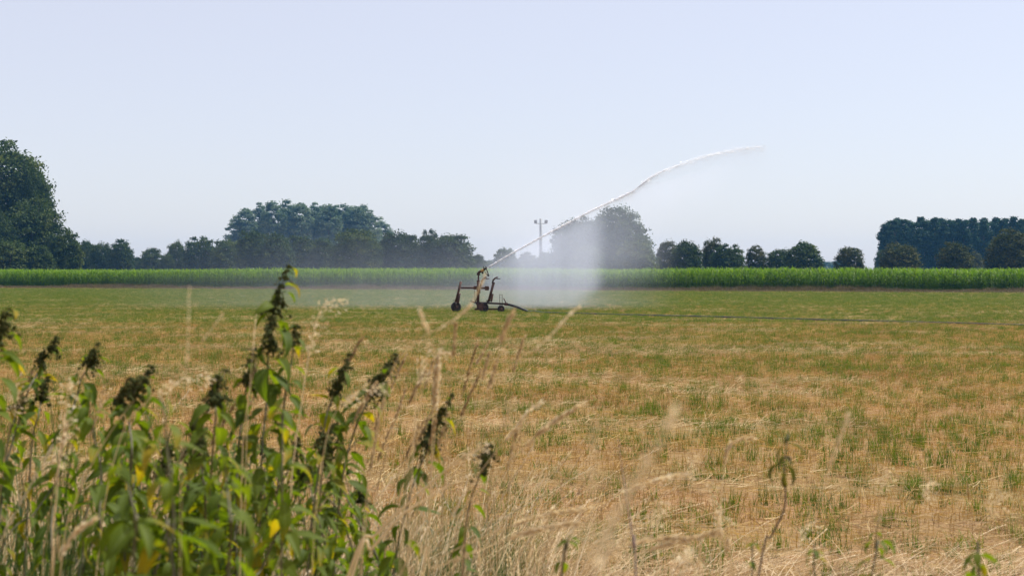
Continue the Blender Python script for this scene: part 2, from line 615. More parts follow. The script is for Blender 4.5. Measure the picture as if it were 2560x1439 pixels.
# a paler, barer belt in front of the verge
belt = np.clip(1 - np.abs(yy - (edge_y(xx) - 9)) / 7, 0, 1)
ok &= rng.random(NT_) > belt * .75
xx, yy = xx[ok], yy[ok]
sc = rng.uniform(.6, 1.25, len(xx)) * np.where(yy > 70, 2.4, np.where(yy > 40, 1.7, np.where(yy > 22, 1.25, 1.0)))
P = np.stack([xx, yy, np.zeros(len(xx))], 1)
S = np.stack([sc, sc, rng.uniform(.55, 1.1, len(xx)) * (1.0 - .15 * (yy > 40))], 1)
scatter('green_regrowth', P, rots(len(P)), S, rng.choice(5, len(P), p=[.3, .27, .15, .2, .08]), tuft_var,
        'sparse green shoots growing in tufts through the stubble', 'regrowth')


# ---- dry verge in front of the maize (stuff)
def verge_mesh(n, h, r, sp=.35):
    a = rng.uniform(0, 2 * math.pi, n)
    rr = np.sqrt(rng.uniform(0, 1, n)) * r
    B = np.stack([np.cos(a) * rr, np.sin(a) * rr, np.zeros(n)], 1)
    D = updir(n, sp)
    L = rng.uniform(.5, 1.0, n) * h
    bend = D * np.array([1, 1, 0]) * (L * .6)[:, None]
    bend[:, 2] = -L * .15
    v, f = blades(B, D, L, rng.uniform(.012, .03, n), bend, 2)
    return mesh_np('verge_clump', v, f, M['verge'])


verge_var = [verge_mesh(60, .55, .35), verge_mesh(80, .7, .4), verge_mesh(50, .42, .4)]
n = 5200
s = rng.uniform(-18, (EB - EA).length + 18, n)
d = rng.uniform(-6.5, -0.3, n)
hgt = vnoise(s * .12 + 5, d * .1 + 3)
P = np.stack([EA.x + EDIR.x * s + ENRM.x * d, EA.y + EDIR.y * s + ENRM.y * d, np.zeros(n)], 1)
zz = rng.uniform(.6, 1.05, n) * (0.5 + 1.0 * hgt)
zz *= np.where(d < -3.2, .45, 1.0)
S = np.stack([np.ones(n), np.ones(n), zz], 1)
scatter('dry_verge', P, rots(n), S, rng.integers(0, 3, n), verge_var, 'brown strip of dry grass along the foot of the maize', 'dry grass')


# ---- maize
def corn_mesh(seed):
    r = np.random.default_rng(100 + seed)
    parts = []
    h = 2.0 + r.uniform(-.1, .1)
    # stalk: two crossed ribbons
    for a in (0, math.pi / 2):
        B = np.array([[0, 0, 0.0]])
        parts.append(blades(B, np.array([[0, 0, 1.0]]), np.array([h * .9]), np.array([.03]), np.zeros((1, 3)), 2, True,
                            face=np.array([[math.cos(a), math.sin(a), 0]])))
    nl = 14
    for k in range(nl):
        z = .15 + (h - .45) * k / (nl - 1)
        a = (k % 2) * math.pi + r.normal(0, .5)
        L = (.55 + .35 * math.sin(math.pi * k / nl)) * r.uniform(.85, 1.1)
        el = math.radians(58 + 18 * k / nl + r.normal(0, 6))
        D = np.array([[math.cos(a) * math.cos(el), math.sin(a) * math.cos(el), math.sin(el)]])
        drop = L * (.75 - .45 * k / nl)
        bend = np.array([[math.cos(a) * L * .45, math.sin(a) * L * .45, -drop]])
        parts.append(blades(np.array([[0, 0, z]]), D, np.array([L]), np.array([r.uniform(.07, .10)]), bend, 4, True,
                            face=np.array([[-math.sin(a), math.cos(a), r.normal(0, .35)]])))
    for k in range(5):
        a = r.uniform(0, 6.28)
        D = np.array([[math.cos(a) * .3, math.sin(a) * .3, .95]])
        parts.append(blades(np.array([[0, 0, h * .88]]), D, np.array([.32]), np.array([.015]), np.array([[math.cos(a) * .1, math.sin(a) * .1, -.05]]), 2))
    v, f = join(parts)
    return mesh_np('maize_plant', v, f, M['corn'])


corn_var = [corn_mesh(i) for i in range(6)]
LEN = (EB - EA).length
P, S, I, R_ = [], [], [], []
front = []
for r_ in range(30):
    sp = .17 if r_ < 8 else .3
    for s in np.arange(-20, LEN + 22, sp):
        q = EA + EDIR * (s + random.uniform(-.06, .06)) + ENRM * (r_ * .75 + random.uniform(-.08, .08))
        hh = random.uniform(.86, 1.1) * (0.93 + .13 * vnoise(s * .08, 3.3 + r_ * .02))
        row_ = (q, (1.0, 1.0, float(hh)), random.randint(0, 5), random.uniform(0, 6.28))
        if r_ == 0 and LEN - 53.5 < s < LEN + 1.2 and len(front) < 300:
            front.append(row_)
            continue
        P.append(q[:])
        S.append(row_[1])
        I.append(row_[2])
        R_.append((random.gauss(0, .04), random.gauss(0, .04), row_[3]))
for q, s3, k, a in front[::-1]:
    o = obj('maize_plant', corn_var[k], None, q, (random.gauss(0, .04), random.gauss(0, .04), a), s3)
    tag(o, 'tall green maize plant in the front row behind the brown verge', 'maize', 'maize plants in the front row')
scatter('maize_crop', P, R_, S, I, corn_var, 'dense green maize crop stretching across the field behind the front row', 'maize')


# ================================================================== TREES
def cards(P, N, size, aspect):
    n = len(P)
    rd = rng.normal(0, 1, (n, 3))
    T = np.cross(N, rd)
    T /= np.maximum(np.linalg.norm(T, axis=1, keepdims=True), 1e-6)
    B = np.cross(N, T)
    s = size[:, None]
    V = np.stack([P + T * s, P + B * s * aspect + N * s * .18, P - T * s, P - B * s * aspect + N * s * .18], 1).reshape(-1, 3)
    Fq = np.arange(4 * n).reshape(n, 4)
    return V, Fq


def crown(name, mat, Wd, z0, z1, n_clump, clump_r, n_leaf, leaf, prof, inner=.35, seed=0):
    """clumps spread through a volume of revolution: prof(u) = relative radius at relative height u"""
    r = np.random.default_rng(seed)
    C = []
    R = Wd / 2
    if prof is dome:
        # full rounded crown: an even, uneven-edged shell of clumps over a filled inside
        zc = z0 + .40 * (z1 - z0)
        ph = r.uniform(0, 6.28, 6)
        for i in range(n_clump):
            shell = i < n_clump * .72
            if shell:
                n_s = int(n_clump * .72)
                zz_ = 1 - (i + .5) / n_s * 1.9
                a = i * 2.39996 + seed + r.normal(0, .12)
            else:
                zz_ = r.uniform(-.9, .95)
                a = r.uniform(0, 6.28)
            h_ = math.sqrt(max(0, 1 - zz_ * zz_)) ** (.9 if zz_ > 0 else .5)
            w_ = 1 + .07 * math.sin(2 * a + ph[0]) * math.sin(2 * zz_ + ph[1]) + .05 * math.sin(3 * a + ph[2] + 2 * zz_) + .03 * math.sin(5 * a + ph[3])
            q = (r.uniform(.80, 1.03) if shell else r.uniform(.2, 1.0) ** .5 * .86) * w_
            cr = clump_r * r.uniform(.7, 1.2)
            rz_ = (z1 - zc if zz_ > 0 else zc - z0)
            C.append((math.cos(a) * h_ * q * (R - cr * .8), math.sin(a) * h_ * q * (R - cr * .8), zc + zz_ * q * (rz_ - cr * .7), cr))
    else:
        while len(C) < n_clump:
            u = r.uniform(0, 1)
            rad = prof(u) * R
            if r.random() > prof(u) ** 1.2 + .05:
                continue
            a = r.uniform(0, 2 * math.pi)
            q = (r.uniform(inner, 1.0) ** .6) * max(rad - clump_r * .75, .1 * rad)
            q *= 1 + .22 * math.sin(2 * a + seed) * math.sin(3 * u + seed * 2)
            C.append((math.cos(a) * q, math.sin(a) * q, z0 + clump_r * .6 + (z1 - z0 - clump_r * 1.5) * u, clump_r * r.uniform(.65, 1.2)))
    C = np.array(C)
    k = r.integers(0, n_clump, n_leaf)
    d = r.normal(0, 1, (n_leaf, 3))
    d /= np.linalg.norm(d, axis=1, keepdims=True)
    d[:, 2] = np.where(d[:, 2] < -.3, -d[:, 2] * .6, d[:, 2])
    rr = C[k, 3] * (r.random(n_leaf) ** .4) * r.uniform(.7, 1.3, n_leaf)
    P = C[k, :3] + d * rr[:, None] * np.array([1, 1, .92])
    N = d * .9 + r.normal(0, .65, (n_leaf, 3)) + np.array([0, 0, .25])
    N /= np.linalg.norm(N, axis=1, keepdims=True)
    V, Fq = cards(P, N, r.uniform(.6, 1.2, n_leaf) * leaf, .55)
    return mesh_np(name, V, Fq, mat), C


def trunk_mesh(C, h_split, r0, top, n_limb, seed):
    r = random.Random(seed)
    mb = MB()
    k = 7
    mb.tube([(r.gauss(0, r0 * .3) * i / k, r.gauss(0, r0 * .3) * i / k, top * i / k) for i in range(k + 1)], [r0 * (1.25 if i == 0 else 1 - .88 * i / k) for i in range(k + 1)], 8)
    idx = list(range(len(C)))
    r.shuffle(idx)
    for i in idx[:n_limb]:
        c = C[i]
        z = max(h_split, c[2] - .5 * math.hypot(c[0], c[1]) - .8)
        z = min(z, top * .85)
        q = Vector((0, 0, z))
        e = Vector(c[:3])
        m_ = q.lerp(e, .5) + Vector((0, 0, -.1 * (e - q).length))
        rr = r0 * .38 * (1 - .5 * z / top)
        mb.tube([q, m_, e], [rr, rr * .6, rr * .2], 5)
    return mb.mesh('trunk', M['bark'], True)


def dome(u):      # round crown, widest at a third of the height
    return (math.sin(math.pi * min(1, .18 + u * .82)) ** .55) if u > .02 else .6


def column(u):    # poplar: nearly parallel sides, rounded top
    return (1 - max(0, (u - .55) / .45) ** 2.2) ** .5 * (.82 + .18 * math.sin(3 * u)) if u < 1 else .1


def bushy(u):
    return max(.05, 1 - u ** 2.6) ** .5 * (.85 + .15 * math.sin(5 * u + 1))


KIND = {}


def kind(name, mat, Wd, Ht, z0, n_clump, clump_r, n_leaf, leaf, prof, count, r0, inner=.35, limbs=14):
    KIND[name] = []
    for i in range(count):
        cm, C = crown(name + '_crown', M[mat], Wd, z0, Ht, n_clump, clump_r, n_leaf, leaf, prof, inner, seed=hash(name) % 1 + i * 13 + len(KIND) * 101)
        tm = trunk_mesh(C, z0, r0, Ht * .8, limbs, i + len(KIND) * 31)
        KIND[name].append((cm, tm, Wd, Ht))


kind('round', 'maple', 6.0, 7.5, .5, 130, .84, 12000, .17, dome, 6, .16)
kind('oak', 'oak', 9.0, 9.5, .3, 140, 1.2, 14000, .25, dome, 5, .25)
kind('big', 'oak', 15.0, 16.0, .4, 220, 1.75, 26000, .30, dome, 4, .45, limbs=24)
kind('tall', 'oak', 18.0, 26.0, 8.5, 240, 1.9, 26000, .33, dome, 2, .5, limbs=24)
kind('poplar', 'grove', 7.5, 24.0, 9.0, 90, 1.25, 6600, .31, column, 4, .3, limbs=26)
kind('plantation', 'poplar', 5.2, 18.5, 1.4, 76, 1.05, 8500, .29, column, 4, .22, limbs=14)
TREE_N = [0]


def tree(name, kd, px, top, wpx, Y, label, group=None, cat='tree'):
    """stand a tree at photo column px and depth Y, as tall and wide as the photo shows it"""
    var = KIND[kd]
    TREE_N[0] += 1
    cm, tm, w, h = var[TREE_N[0] % len(var)]
    p = at(px, top, Y)
    o = thing(name, (p.x, Y, 0), label, cat, group, rotz=random.uniform(0, 6.28))
    sx, sz = (wpx / F * Y) / w, p.z / h
    sx *= 1.08
    for nm, me_ in (('trunk', tm), ('crown', cm)):
        obj(nm, me_, o, scale=(sx, sx, sz))
    return o


# -- the great tree group at the left edge
tree('broadleaf_tree', 'tall', 2, 352, 246, 262, 'tallest dark tree, its crown cut by the left edge of the photo')
tree('broadleaf_tree', 'tall', 72, 412, 112, 258, 'tall dark tree whose right side bulges out from the leftmost crown')
tree('broadleaf_tree', 'big', 80, 497, 165, 246, 'broad mid-green tree in front of the tallest tree at left')
tree('broadleaf_tree', 'big', -10, 525, 120, 240, 'light green tree cut by the left edge below the tallest tree')
tree('broadleaf_tree', 'oak', 162, 572, 90, 242, 'rounded tree at the right foot of the tall left tree group')
tree('broadleaf_tree', 'oak', 92, 610, 90, 232, 'low dark bushy tree under the tall left tree group')
tree('broadleaf_tree', 'oak', 25, 600, 110, 230, 'low dark bushy tree in the bottom left tree corner above the maize')
# -- hedge of far trees between the left group and the poplar grove
tree('hedgerow_tree', 'oak', 216, 600, 60, 330, 'far rounded tree just right of the left tree group')
tree('hedgerow_tree', 'oak', 252, 604, 62, 325, 'middle one of three far trees right of the left group')
tree('hedgerow_tree', 'oak', 302, 598, 68, 320, 'bulging far tree left of the gap in the hedge')
tree('hedgerow_tree', 'oak', 345, 640, 42, 360, 'lowest far bush in the gap of the hedge')
tree('hedgerow_tree', 'oak', 379, 617, 56, 340, 'small round far tree standing in the hedge gap')
tree('hedgerow_tree', 'oak', 418, 632, 40, 335, 'small low tree right of the hedge gap')
tree('hedgerow_tree', 'oak', 441, 600, 52, 345, 'small pointed far tree, first of the rising hedge')
tree('hedgerow_tree', 'oak', 503, 591, 92, 335, 'broad far tree left of the poplar grove')
tree('hedgerow_tree', 'oak', 566, 595, 84, 330, 'broad far tree at the left foot of the poplar grove')
# -- poplar grove
grove = [(592, 536, 56), (614, 514, 58), (648, 501, 62), (684, 495, 62), (716, 495, 60), (752, 500, 64), (788, 501, 60), (822, 504, 62), (858, 506, 62), (894, 510, 62), (926, 520, 60), (955, 546, 54)]
names_ = ['leftmost and lowest poplar of the loose grove', 'second poplar from the left end of the grove', 'third poplar from the left of the grove, sky between its boughs',
          'tallest poplar on the left half of the grove', 'fifth poplar from the left of the grove', 'sixth poplar from the left of the grove',
          'seventh poplar from the left of the grove', 'eighth poplar from the left of the grove', 'ninth poplar from the left of the grove',
          'tenth poplar from the left of the grove', 'second poplar from the right end of the grove', 'rightmost poplar of the grove, sloping down to the right']
for (px, tp, w), lb in zip(grove, names_):
    tree('poplar_tree', 'poplar', px, tp, w * 1.12, 560 + random.uniform(-15, 15), lb, 'poplars of the far grove')
for px in (735, 806, 842, 878, 908):
    tree('poplar_tree', 'poplar', px, 508, 66, 595, 'poplar in the back row of the grove, half hidden by the front row', 'poplars in the back row of the grove')
# -- trees at the foot of the grove
tree('hedgerow_tree', 'oak', 630, 572, 82, 322, 'dark tree under the left end of the poplar grove')
tree('hedgerow_tree', 'oak', 690, 582, 92, 318, 'dark tree under the tallest poplars of the grove')
tree('hedgerow_tree', 'oak', 752, 584, 84, 325, 'dark tree under the middle of the poplar grove')
tree('hedgerow_tree', 'oak', 806, 592, 80, 318, 'lower dark tree left of the big dark dome under the grove')
tree('hedgerow_tree', 'big', 893, 568, 132, 300, 'big dark domed tree under the right end of the poplar grove')
tree('hedgerow_tree', 'oak', 1000, 576, 118, 305, 'broad olive green tree right of the poplar grove')
tree('hedgerow_tree', 'oak', 1074, 574, 62, 300, 'narrow upright crown joined to the tree left of the sprinkler')
tree('hedgerow_tree', 'oak', 1125, 581, 122, 296, 'broad rounded tree left of the sprinkler, its right side falling to sky')
tree('hedgerow_tree', 'oak', 1192, 634, 46, 320, 'small bush at the right foot of the tree left of the sprinkler')
tree('hedgerow_tree', 'oak', 1222, 650, 50, 400, 'tiny far bush just left of the water jet')
tree('hedgerow_tree', 'oak', 1264, 618, 68, 330, 'pale misty tree directly behind the water jet')
tree('hedgerow_tree', 'oak', 1318, 630, 64, 330, 'pale misty bush left of the floodlight mast')
tree('hedgerow_tree', 'oak', 1366, 627, 62, 330, 'pale misty bush at the foot of the floodlight mast')
tree('hedgerow_tree', 'oak', 1408, 650, 50, 335, 'low misty bush right of the floodlight mast')
# -- the big tree behind the jet
tree('broadleaf_tree', 'big', 1452, 540, 150, 292, 'left half of the big double-crowned tree veiled by spray')
tree('broadleaf_tree', 'big', 1543, 519, 170, 290, 'big domed tree crossed by the edge of the spray curtain')
tree('broadleaf_tree', 'oak', 1468, 612, 86, 268, 'lower round tree lost in the spray under the big tree')
tree('broadleaf_tree', 'oak', 1590, 599, 112, 262, 'pale round tree in front of the big domed tree')
# -- row of round maples
rowt = [(1668, 600, 62, 268, 'pale round tree behind its darker neighbour, first of the right row'),
        (1716, 600, 84, 246, 'dark round tree, second of the right row'),
        (1782, 592, 60, 256, 'tallest slim brownish tree in the left part of the right row'),
        (1820, 610, 88, 246, 'broad dark tree right of the slim brownish one'),
        (1890, 613, 56, 250, 'small round tree in the middle of the right row'),
        (1948, 620, 70, 246, 'lowest tree of the right row, left of the broad dome'),
        (2010, 603, 96, 240, 'broad domed tree with gaps of sky at the end of the right row'),
        (2125, 613, 74, 236, 'lone small tree with a ragged crown in the gap before the plantation'),
        (2250, 606, 104, 232, 'wide domed tree in front of the left end of the plantation'),
        (2388, 602, 90, 230, 'round tree in front of the middle of the plantation'),
        (2524, 572, 122, 226, 'tallest cone-shaped tree in front of the plantation at the right edge')]
for px, tp, w, Y, lb in rowt:
    tree('maple_tree', 'oak' if px in (1716, 1820, 1948, 2010) else 'round', px, tp, w, Y, lb, 'maples in a row beyond the maize')
# -- dark poplar plantation at the right edge
k = 0
for Y, x0, x1, st, dz in ((372, 2215, 2640, 24, 0), (382, 2226, 2650, 25, 0), (394, 2214, 2650, 28, 2)):
    px = x0
    while px < x1:
        tp = 541 + dz + (10 * max(0, (2250 - px) / 35) ** 1.5) + random.uniform(-3, 4)
        lb = 'poplar within the dense dark plantation at the right edge'
        if k == 0:
            lb = 'corner poplar at the left end of the dark plantation'
        tree('plantation_poplar', 'plantation', px, tp, 44, Y + random.uniform(-3, 3), lb, None if k == 0 else 'poplars of the dark plantation')
        px += st * random.uniform(.85, 1.15)
        k += 1
tree('plantation_shrub', 'oak', 2205, 626, 38, 362, 'bushy shrub at the left foot of the dark plantation', cat='shrub')
tree('plantation_shrub', 'round', 2438, 628, 46, 355, 'light green shrub at the plantation foot beside the cone-shaped tree', cat='shrub')
tree('distant_tree', 'oak', 2062, 652, 60, 900, 'bluish far tree clump left of the lone small tree', cat='tree')
tree('distant_tree', 'oak', 2098, 650, 56, 910, 'bluish far tree clump directly behind the lone small tree', cat='tree')

# ================================================================== FLOODLIGHT MAST
Y = 330
pb = at(1352, 685, Y)
top = at(1352, 547, Y).z
o = thing('floodlight_mast', (pb.x, Y, 0), 'pale grey floodlight mast rising behind the water jet', 'mast')
MB().tube([(0, 0, 0), (0, 0, top * .6), (0, 0, top)], [.36, .34, .31], 14).build('pole', M['mast'], o, True)
zb = at(1352, 559, Y).z
MB().box((0, -.36, zb), (2.5, .12, .14)).build('crossarm', M['mast'], o)
for sx in (-1, 1):
    lamp = MB()
    lamp.box((sx * 1.22, -.36, zb + .45), (.62, .5, .75), rot=(.35, 0, sx * .25)).build('floodlight', M['lamp'], o)
    MB().box((sx * 1.22, -.36, zb + .05), (.1, .1, .22)).build('bracket', M['lamp'], o)

# ================================================================== SPRINKLER CART
CY = 58.6
base = at(1200, 781, CY)
cart = thing('sprinkler_cart', (base.x, CY, 0), 'rusty three-wheeled irrigation sprinkler cart standing in the field', 'sprinkler')


def cp(px, py, dy=0.0):
    """photo pixel -> cart space, dy metres behind the cart's middle plane"""
    q = at(px, py, CY + dy)
    return (q.x - base.x, dy, q.z)


def cpart(mb, name, mat, smooth=True, parent=cart):
    return mb.build(name, M[mat], parent, smooth)


def wheel(px, py, r, w, dy, tilt):
    c = Vector(cp(px, py, dy))
    c.z = r + .005
    wo_ = obj('wheel', MB().lathe((0, 0, 0), (0, 1, 0), [(-w * .36, r * .25), (-w * .30, r * .56), (-w * .12, r * .58), (w * .12, r * .58), (w * .30, r * .56), (w * .36, r * .25)], 22).mesh('rim', M['darksteel'], False), cart, c, (0, 0, tilt))
    ty = MB()
    n_, k_ = 26, 8
    V, Fs = [], []
    for i in range(n_):
        a = 2 * math.pi * i / n_
        for j in range(k_):
            b_ = 2 * math.pi * j / k_
            rr = r * .77 + math.cos(b_) * r * .23
            V.append((math.cos(a) * rr, math.sin(b_) * w * .5, math.sin(a) * rr))
    for i in range(n_):
        for j in range(k_):
            Fs.append((i * k_ + j, i * k_ + (j + 1) % k_, ((i + 1) % n_) * k_ + (j + 1) % k_, ((i + 1) % n_) * k_ + j))
    ty.add(V, Fs)
    ty.build('tyre', M['tyre'], wo_, True)
    hb = MB().lathe((0, 0, 0), (0, 1, 0), [(-w * .55, .035), (w * .55, .035)], 12)
    hb.build('hub', M['rust'], wo_, True)
    return wo_


# wheels
wheel(1140, 767, .225, .15, .25, math.radians(24))
wheel(1209, 767, .215, .15, -.15, math.radians(14))
wheel(1252.5, 773, .155, .11, -.25, math.radians(18))
# left leg: inner tube, lower sleeve, fork
cpart(MB().tube([cp(1152.5, 703.5, .2), cp(1139, 757, .2)], .052, 12), 'leg_tube', 'rust')
cpart(MB().tube([cp(1149.5, 733, .12), cp(1145, 757, .12)], .045, 12), 'leg_sleeve', 'rust')
cpart(MB().tube([cp(1139.5, 755, .16), cp(1139.5, 768, .12)], .03, 8).tube([cp(1139.5, 755, .2), cp(1139.5, 768, .38)], .03, 8), 'wheel_fork', 'darksteel')
cpart(MB().box(cp(1136, 750.5, .18), (.09, .05, .03)), 'lock_pin', 'darksteel', False)
# right leg
cpart(MB().tube([cp(1234.5, 705, -.1), cp(1221.5, 754, -.1)], .055, 12), 'leg_tube', 'rust')
cpart(MB().tube([cp(1232, 734, -.18), cp(1228, 754, -.18)], .042, 12), 'leg_sleeve', 'rust')
cpart(MB().tube([cp(1221, 753, -.12), cp(1209, 762, -.02), cp(1209, 768, -.02)], .034, 8), 'wheel_fork', 'darksteel')
cpart(MB().box(cp(1217.5, 751, -.14), (.1, .05, .03)), 'lock_pin', 'darksteel', False)
# handles (bent tube with a cross grip)
for dx, dy in ((0, -.1), (-27.5, .12)):
    low = [(1231, 708), (1233, 700), (1237, 696), (1241.5, 693), (1245, 692.5)] if dx == 0 else [(1229, 716), (1232, 702), (1236, 697), (1240.5, 693.5), (1244, 692.5)]
    h = cpart(MB().tube([cp(a + dx, b_, dy) for a, b_ in low], [.038, .036, .034, .032, .03], 10), 'handle', 'rust')
    MB().tube([cp(1241 + dx, 696.5, dy - .03), cp(1251 + dx, 696.3, dy - .03)], .02, 8).build('grip', M['darksteel'], h, True)
# crossbar with its clamp and slide block
cpart(MB().tube([cp(1152, 719, .1), cp(1223, 720, -.05)], .038, 10), 'crossbar', 'rust')
cpart(MB().box(cp(1189, 719, .03), (.16, .13, .15)), 'clamp', 'rust', False)
cpart(MB().box(cp(1217, 720.3, -.03), (.165, .16, .175)), 'slide_block', 'rust', False)
# central riser
cpart(MB().tube([cp(1195, 758, 0), cp(1195.8, 701, 0)], .062, 14), 'riser', 'rust')
cpart(MB().tube([cp(1196, 702.5, 0), cp(1196.2, 688, 0)], .034, 12), 'riser_pipe', 'rust')
cpart(MB().lathe(cp(1196, 701.5, 0), (0, 0, 1), [(-.02, .06), (-.02, .075), (.02, .075), (.02, .06)], 16), 'collar', 'rust')
cpart(MB().box(cp(1199.5, 726, 0), (.05, .1, .22)), 'gusset', 'rust', False)
# sprinkler gun on top
gun = cpart(MB().lathe(cp(1196.3, 685, 0), (0, 0, 1), [(-.05, .07), (-.05, .085), (-.02, .085), (-.02, .055), (.02, .055), (.02, .08), (.05, .08), (.05, .05)], 16), 'swivel', 'rust')
cpart(MB().tube([cp(1196.4, 684, 0), cp(1197, 681, 0), cp(1199.5, 679.3, 0), cp(1203, 677.5, 0)], [.05, .055, .055, .05], 12), 'gun_elbow', 'rust')
gb = cpart(MB().tube([cp(1202, 678, 0), cp(1206, 676, 0), cp(1209.5, 674, 0)], [.062, .066, .055], 12), 'gun_barrel', 'brass')
nz = cpart(MB().tube([cp(1208, 674.5, 0), cp(1213, 671.8, 0), cp(1218, 669, 0)], [.05, .042, .028], 12), 'nozzle', 'darksteel')
for a, b_ in ((1208.5, 1211.5), (1214, 1216)):
    cpart(MB().tube([cp(b_, 675, -.05), cp(a + 1.0, 669.5, -.05), cp(a + .2, 665.5, -.05)], [.022, .022, .018], 8), 'bracket_prong', 'darksteel')
arm = cpart(MB().tube([cp(1214.5, 670, -.07), cp(1217.5, 676, -.07), cp(1219.5, 682, -.07), cp(1221, 688, -.07)], [.022, .022, .022, .03], 8)
            .tube([cp(1212, 677, -.07), cp(1213.5, 682, -.07), cp(1217, 686, -.07), cp(1220, 688, -.07)], .016, 8), 'drive_arm', 'darksteel')
MB().box(cp(1221, 688.5, -.07), (.07, .06, .07), rot=(0, .5, 0)).build('deflector', M['darksteel'], arm)
cpart(MB().lathe(cp(1206.5, 682, -.05), (0, 1, 0), [(-.03, .045), (.03, .045)], 14), 'counterweight', 'darksteel')
cpart(MB().box(cp(1193.2, 684, -.05), (.05, .05, .09)), 'stop_lug', 'darksteel', False)
# chain
ch = []
c0, c1 = Vector(cp(1186.2, 727, -.06)), Vector(cp(1187.5, 752, -.06))
for k in range(11):
    q = c0.lerp(c1, k / 10.0)
    ring = []
    for j in range(11):
        a = 2 * math.pi * j / 10
        ring.append(q + (Vector((math.cos(a) * .014, 0, math.sin(a) * .028)) if k % 2 else Vector((math.cos(a) * .004, math.cos(a) * .014, math.sin(a) * .028))))
    ch.append(ring)
chain = None
for ring in ch:
    mb = MB().tube(ring, .006, 5, False)
    if chain is None:
        chain = mb
    else:
        chain.add(mb.v, mb.f)
cpart(chain, 'chain', 'darksteel')
# base casting, hook, lower frame
cpart(MB().box(cp(1194, 758, 0), (.14, .22, .11)).box(cp(1195, 766, .03), (.11, .06, .26)), 'base_block', 'rust', False)
cpart(MB().box(cp(1201, 766, -.32), (.24, .03, .3), rot=(0, .12, 0)), 'side_plate', 'rust', False)
cpart(MB().tube([cp(1176.5, 752, -.05), cp(1182, 754.2, -.05), cp(1191, 756.5, -.05)], [.012, .03, .04], 8), 'tow_hook', 'darksteel')
cpart(MB().tube([cp(1187, 757, -.05), cp(1191, 748, -.05), cp(1193, 742, -.03)], .022, 8), 'brace', 'rust')
cpart(MB().box(cp(1218.5, 772.5, -.12), (1.07, .06, .065)), 'lower_beam', 'rust', False)
cpart(MB().box(cp(1196, 773, .02), (.3, .16, .06)), 'foot_plate', 'darksteel', False)
# guide rods and lever over the front wheel
for px in (1249.3, 1255.3):
    cpart(MB().tube([cp(px, 735, -.25), cp(px + .3, 768, -.25)], .013, 6), 'guide_rod', 'darksteel')
cpart(MB().tube([cp(1249.3, 736.4, -.25), cp(1255.3, 736.4, -.25)], .006, 6), 'rod_tie', 'darksteel')
cpart(MB().tube([cp(1259, 745, -.1), cp(1265.5, 757.5, -.1)], .022, 8), 'lever', 'rust')
# feed pipe
fp = cpart(MB().tube([cp(1197, 756.5, -.12), cp(1215, 757, -.12), cp(1240, 758, -.12), cp(1262, 759.5, -.12)], .043, 12), 'feed_pipe', 'darksteel')
MB().lathe(cp(1265, 759.8, -.12), (1, 0, -.1), [(-.06, .05), (-.06, .062), (.07, .062), (.07, .05)], 14).build('hose_clamp', M['rust'], fp, True)

# ---- hose: a thing of its own, running over the stubble to the right
pts = [at(1266, 760, CY - .12)]
for px, py in ((1276, 762), (1286, 765), (1298, 769), (1312, 774.5), (1326, 780), (1338, 782.6)):
    pts.append(at(px, py, CY - .15))
pts[-1].z = max(pts[-1].z, .05)
for px, py in ((1360, 784.2), (1420, 786), (1500, 788.2), (1600, 791), (1720, 794), (1860, 797.6), (2000, 801.5), (2150, 805.6), (2300, 809.6), (2440, 813.4), (2560, 817), (2800, 824)):
    gy = F * EYE / (py - 685.0)
    q = at(px, py, gy)
    pts.append(Vector((q.x, gy, .045)))
rads = [.05] * 4 + [.048] * 3 + [.043] * (len(pts) - 7)
# smooth the path
fine, fr = [], []
for i in range(len(pts) - 1):
    p0, p1, p2, p3 = pts[max(i - 1, 0)], pts[i], pts[i + 1], pts[min(i + 2, len(pts) - 1)]
    for k in range(6):
        u = k / 6
        q = .5 * ((2 * p1) + (p2 - p0) * u + (2 * p0 - 5 * p1 + 4 * p2 - p3) * u * u + (3 * p1 - p0 - 3 * p2 + p3) * u ** 3)
        q.z = max(q.z, .043)
        if i > 7:
            q.y += .05 * math.sin(q.x * 1.1) + .03 * math.sin(q.x * 2.7)
        fine.append(q)
        fr.append(rads[i])
fine.append(pts[-1])
fr.append(rads[-1])
o = MB().tube(fine, fr, 10).build('irrigation_hose', M['hose'], None, True)
tag(o, 'long black water hose running from the sprinkler cart across the stubble', 'hose')

# ================================================================== WATER
NOZ = at(1218, 669, CY)


def jet_pts(px_list, Y0, Y1):
    return [at(px, py, Y0 + (Y1 - Y0) * (px - 1218) / 700.0) for px, py in px_list]


def spline(P, n):
    out = []
    for i in range(len(P) - 1):
        p0, p1, p2, p3 = P[max(i - 1, 0)], P[i], P[i + 1], P[min(i + 2, len(P) - 1)]
        for k in range(n):
            u = k / n
            out.append(.5 * ((2 * p1) + (p2 - p0) * u + (2 * p0 - 5 * p1 + 4 * p2 - p3) * u * u + (3 * p1 - p0 - 3 * p2 + p3) * u ** 3))
    out.append(P[-1])
    return out


jet = thing('water_jet', NOZ[:], 'white water jet shooting up to the right from the sprinkler gun', 'water jet')
Ja = spline(jet_pts([(1217.5, 669.2), (1262, 643), (1310, 616), (1360, 588.5), (1420, 557), (1480, 526.5), (1530, 503), (1562, 488.5), (1584, 477)], CY, CY + 3), 14)
Jb = spline(jet_pts([(1582, 478), (1598, 466), (1616, 451.5), (1640, 436), (1680, 419), (1730, 402), (1780, 385.5), (1830, 376), (1870, 370), (1912, 365)], CY, CY + 3), 14)


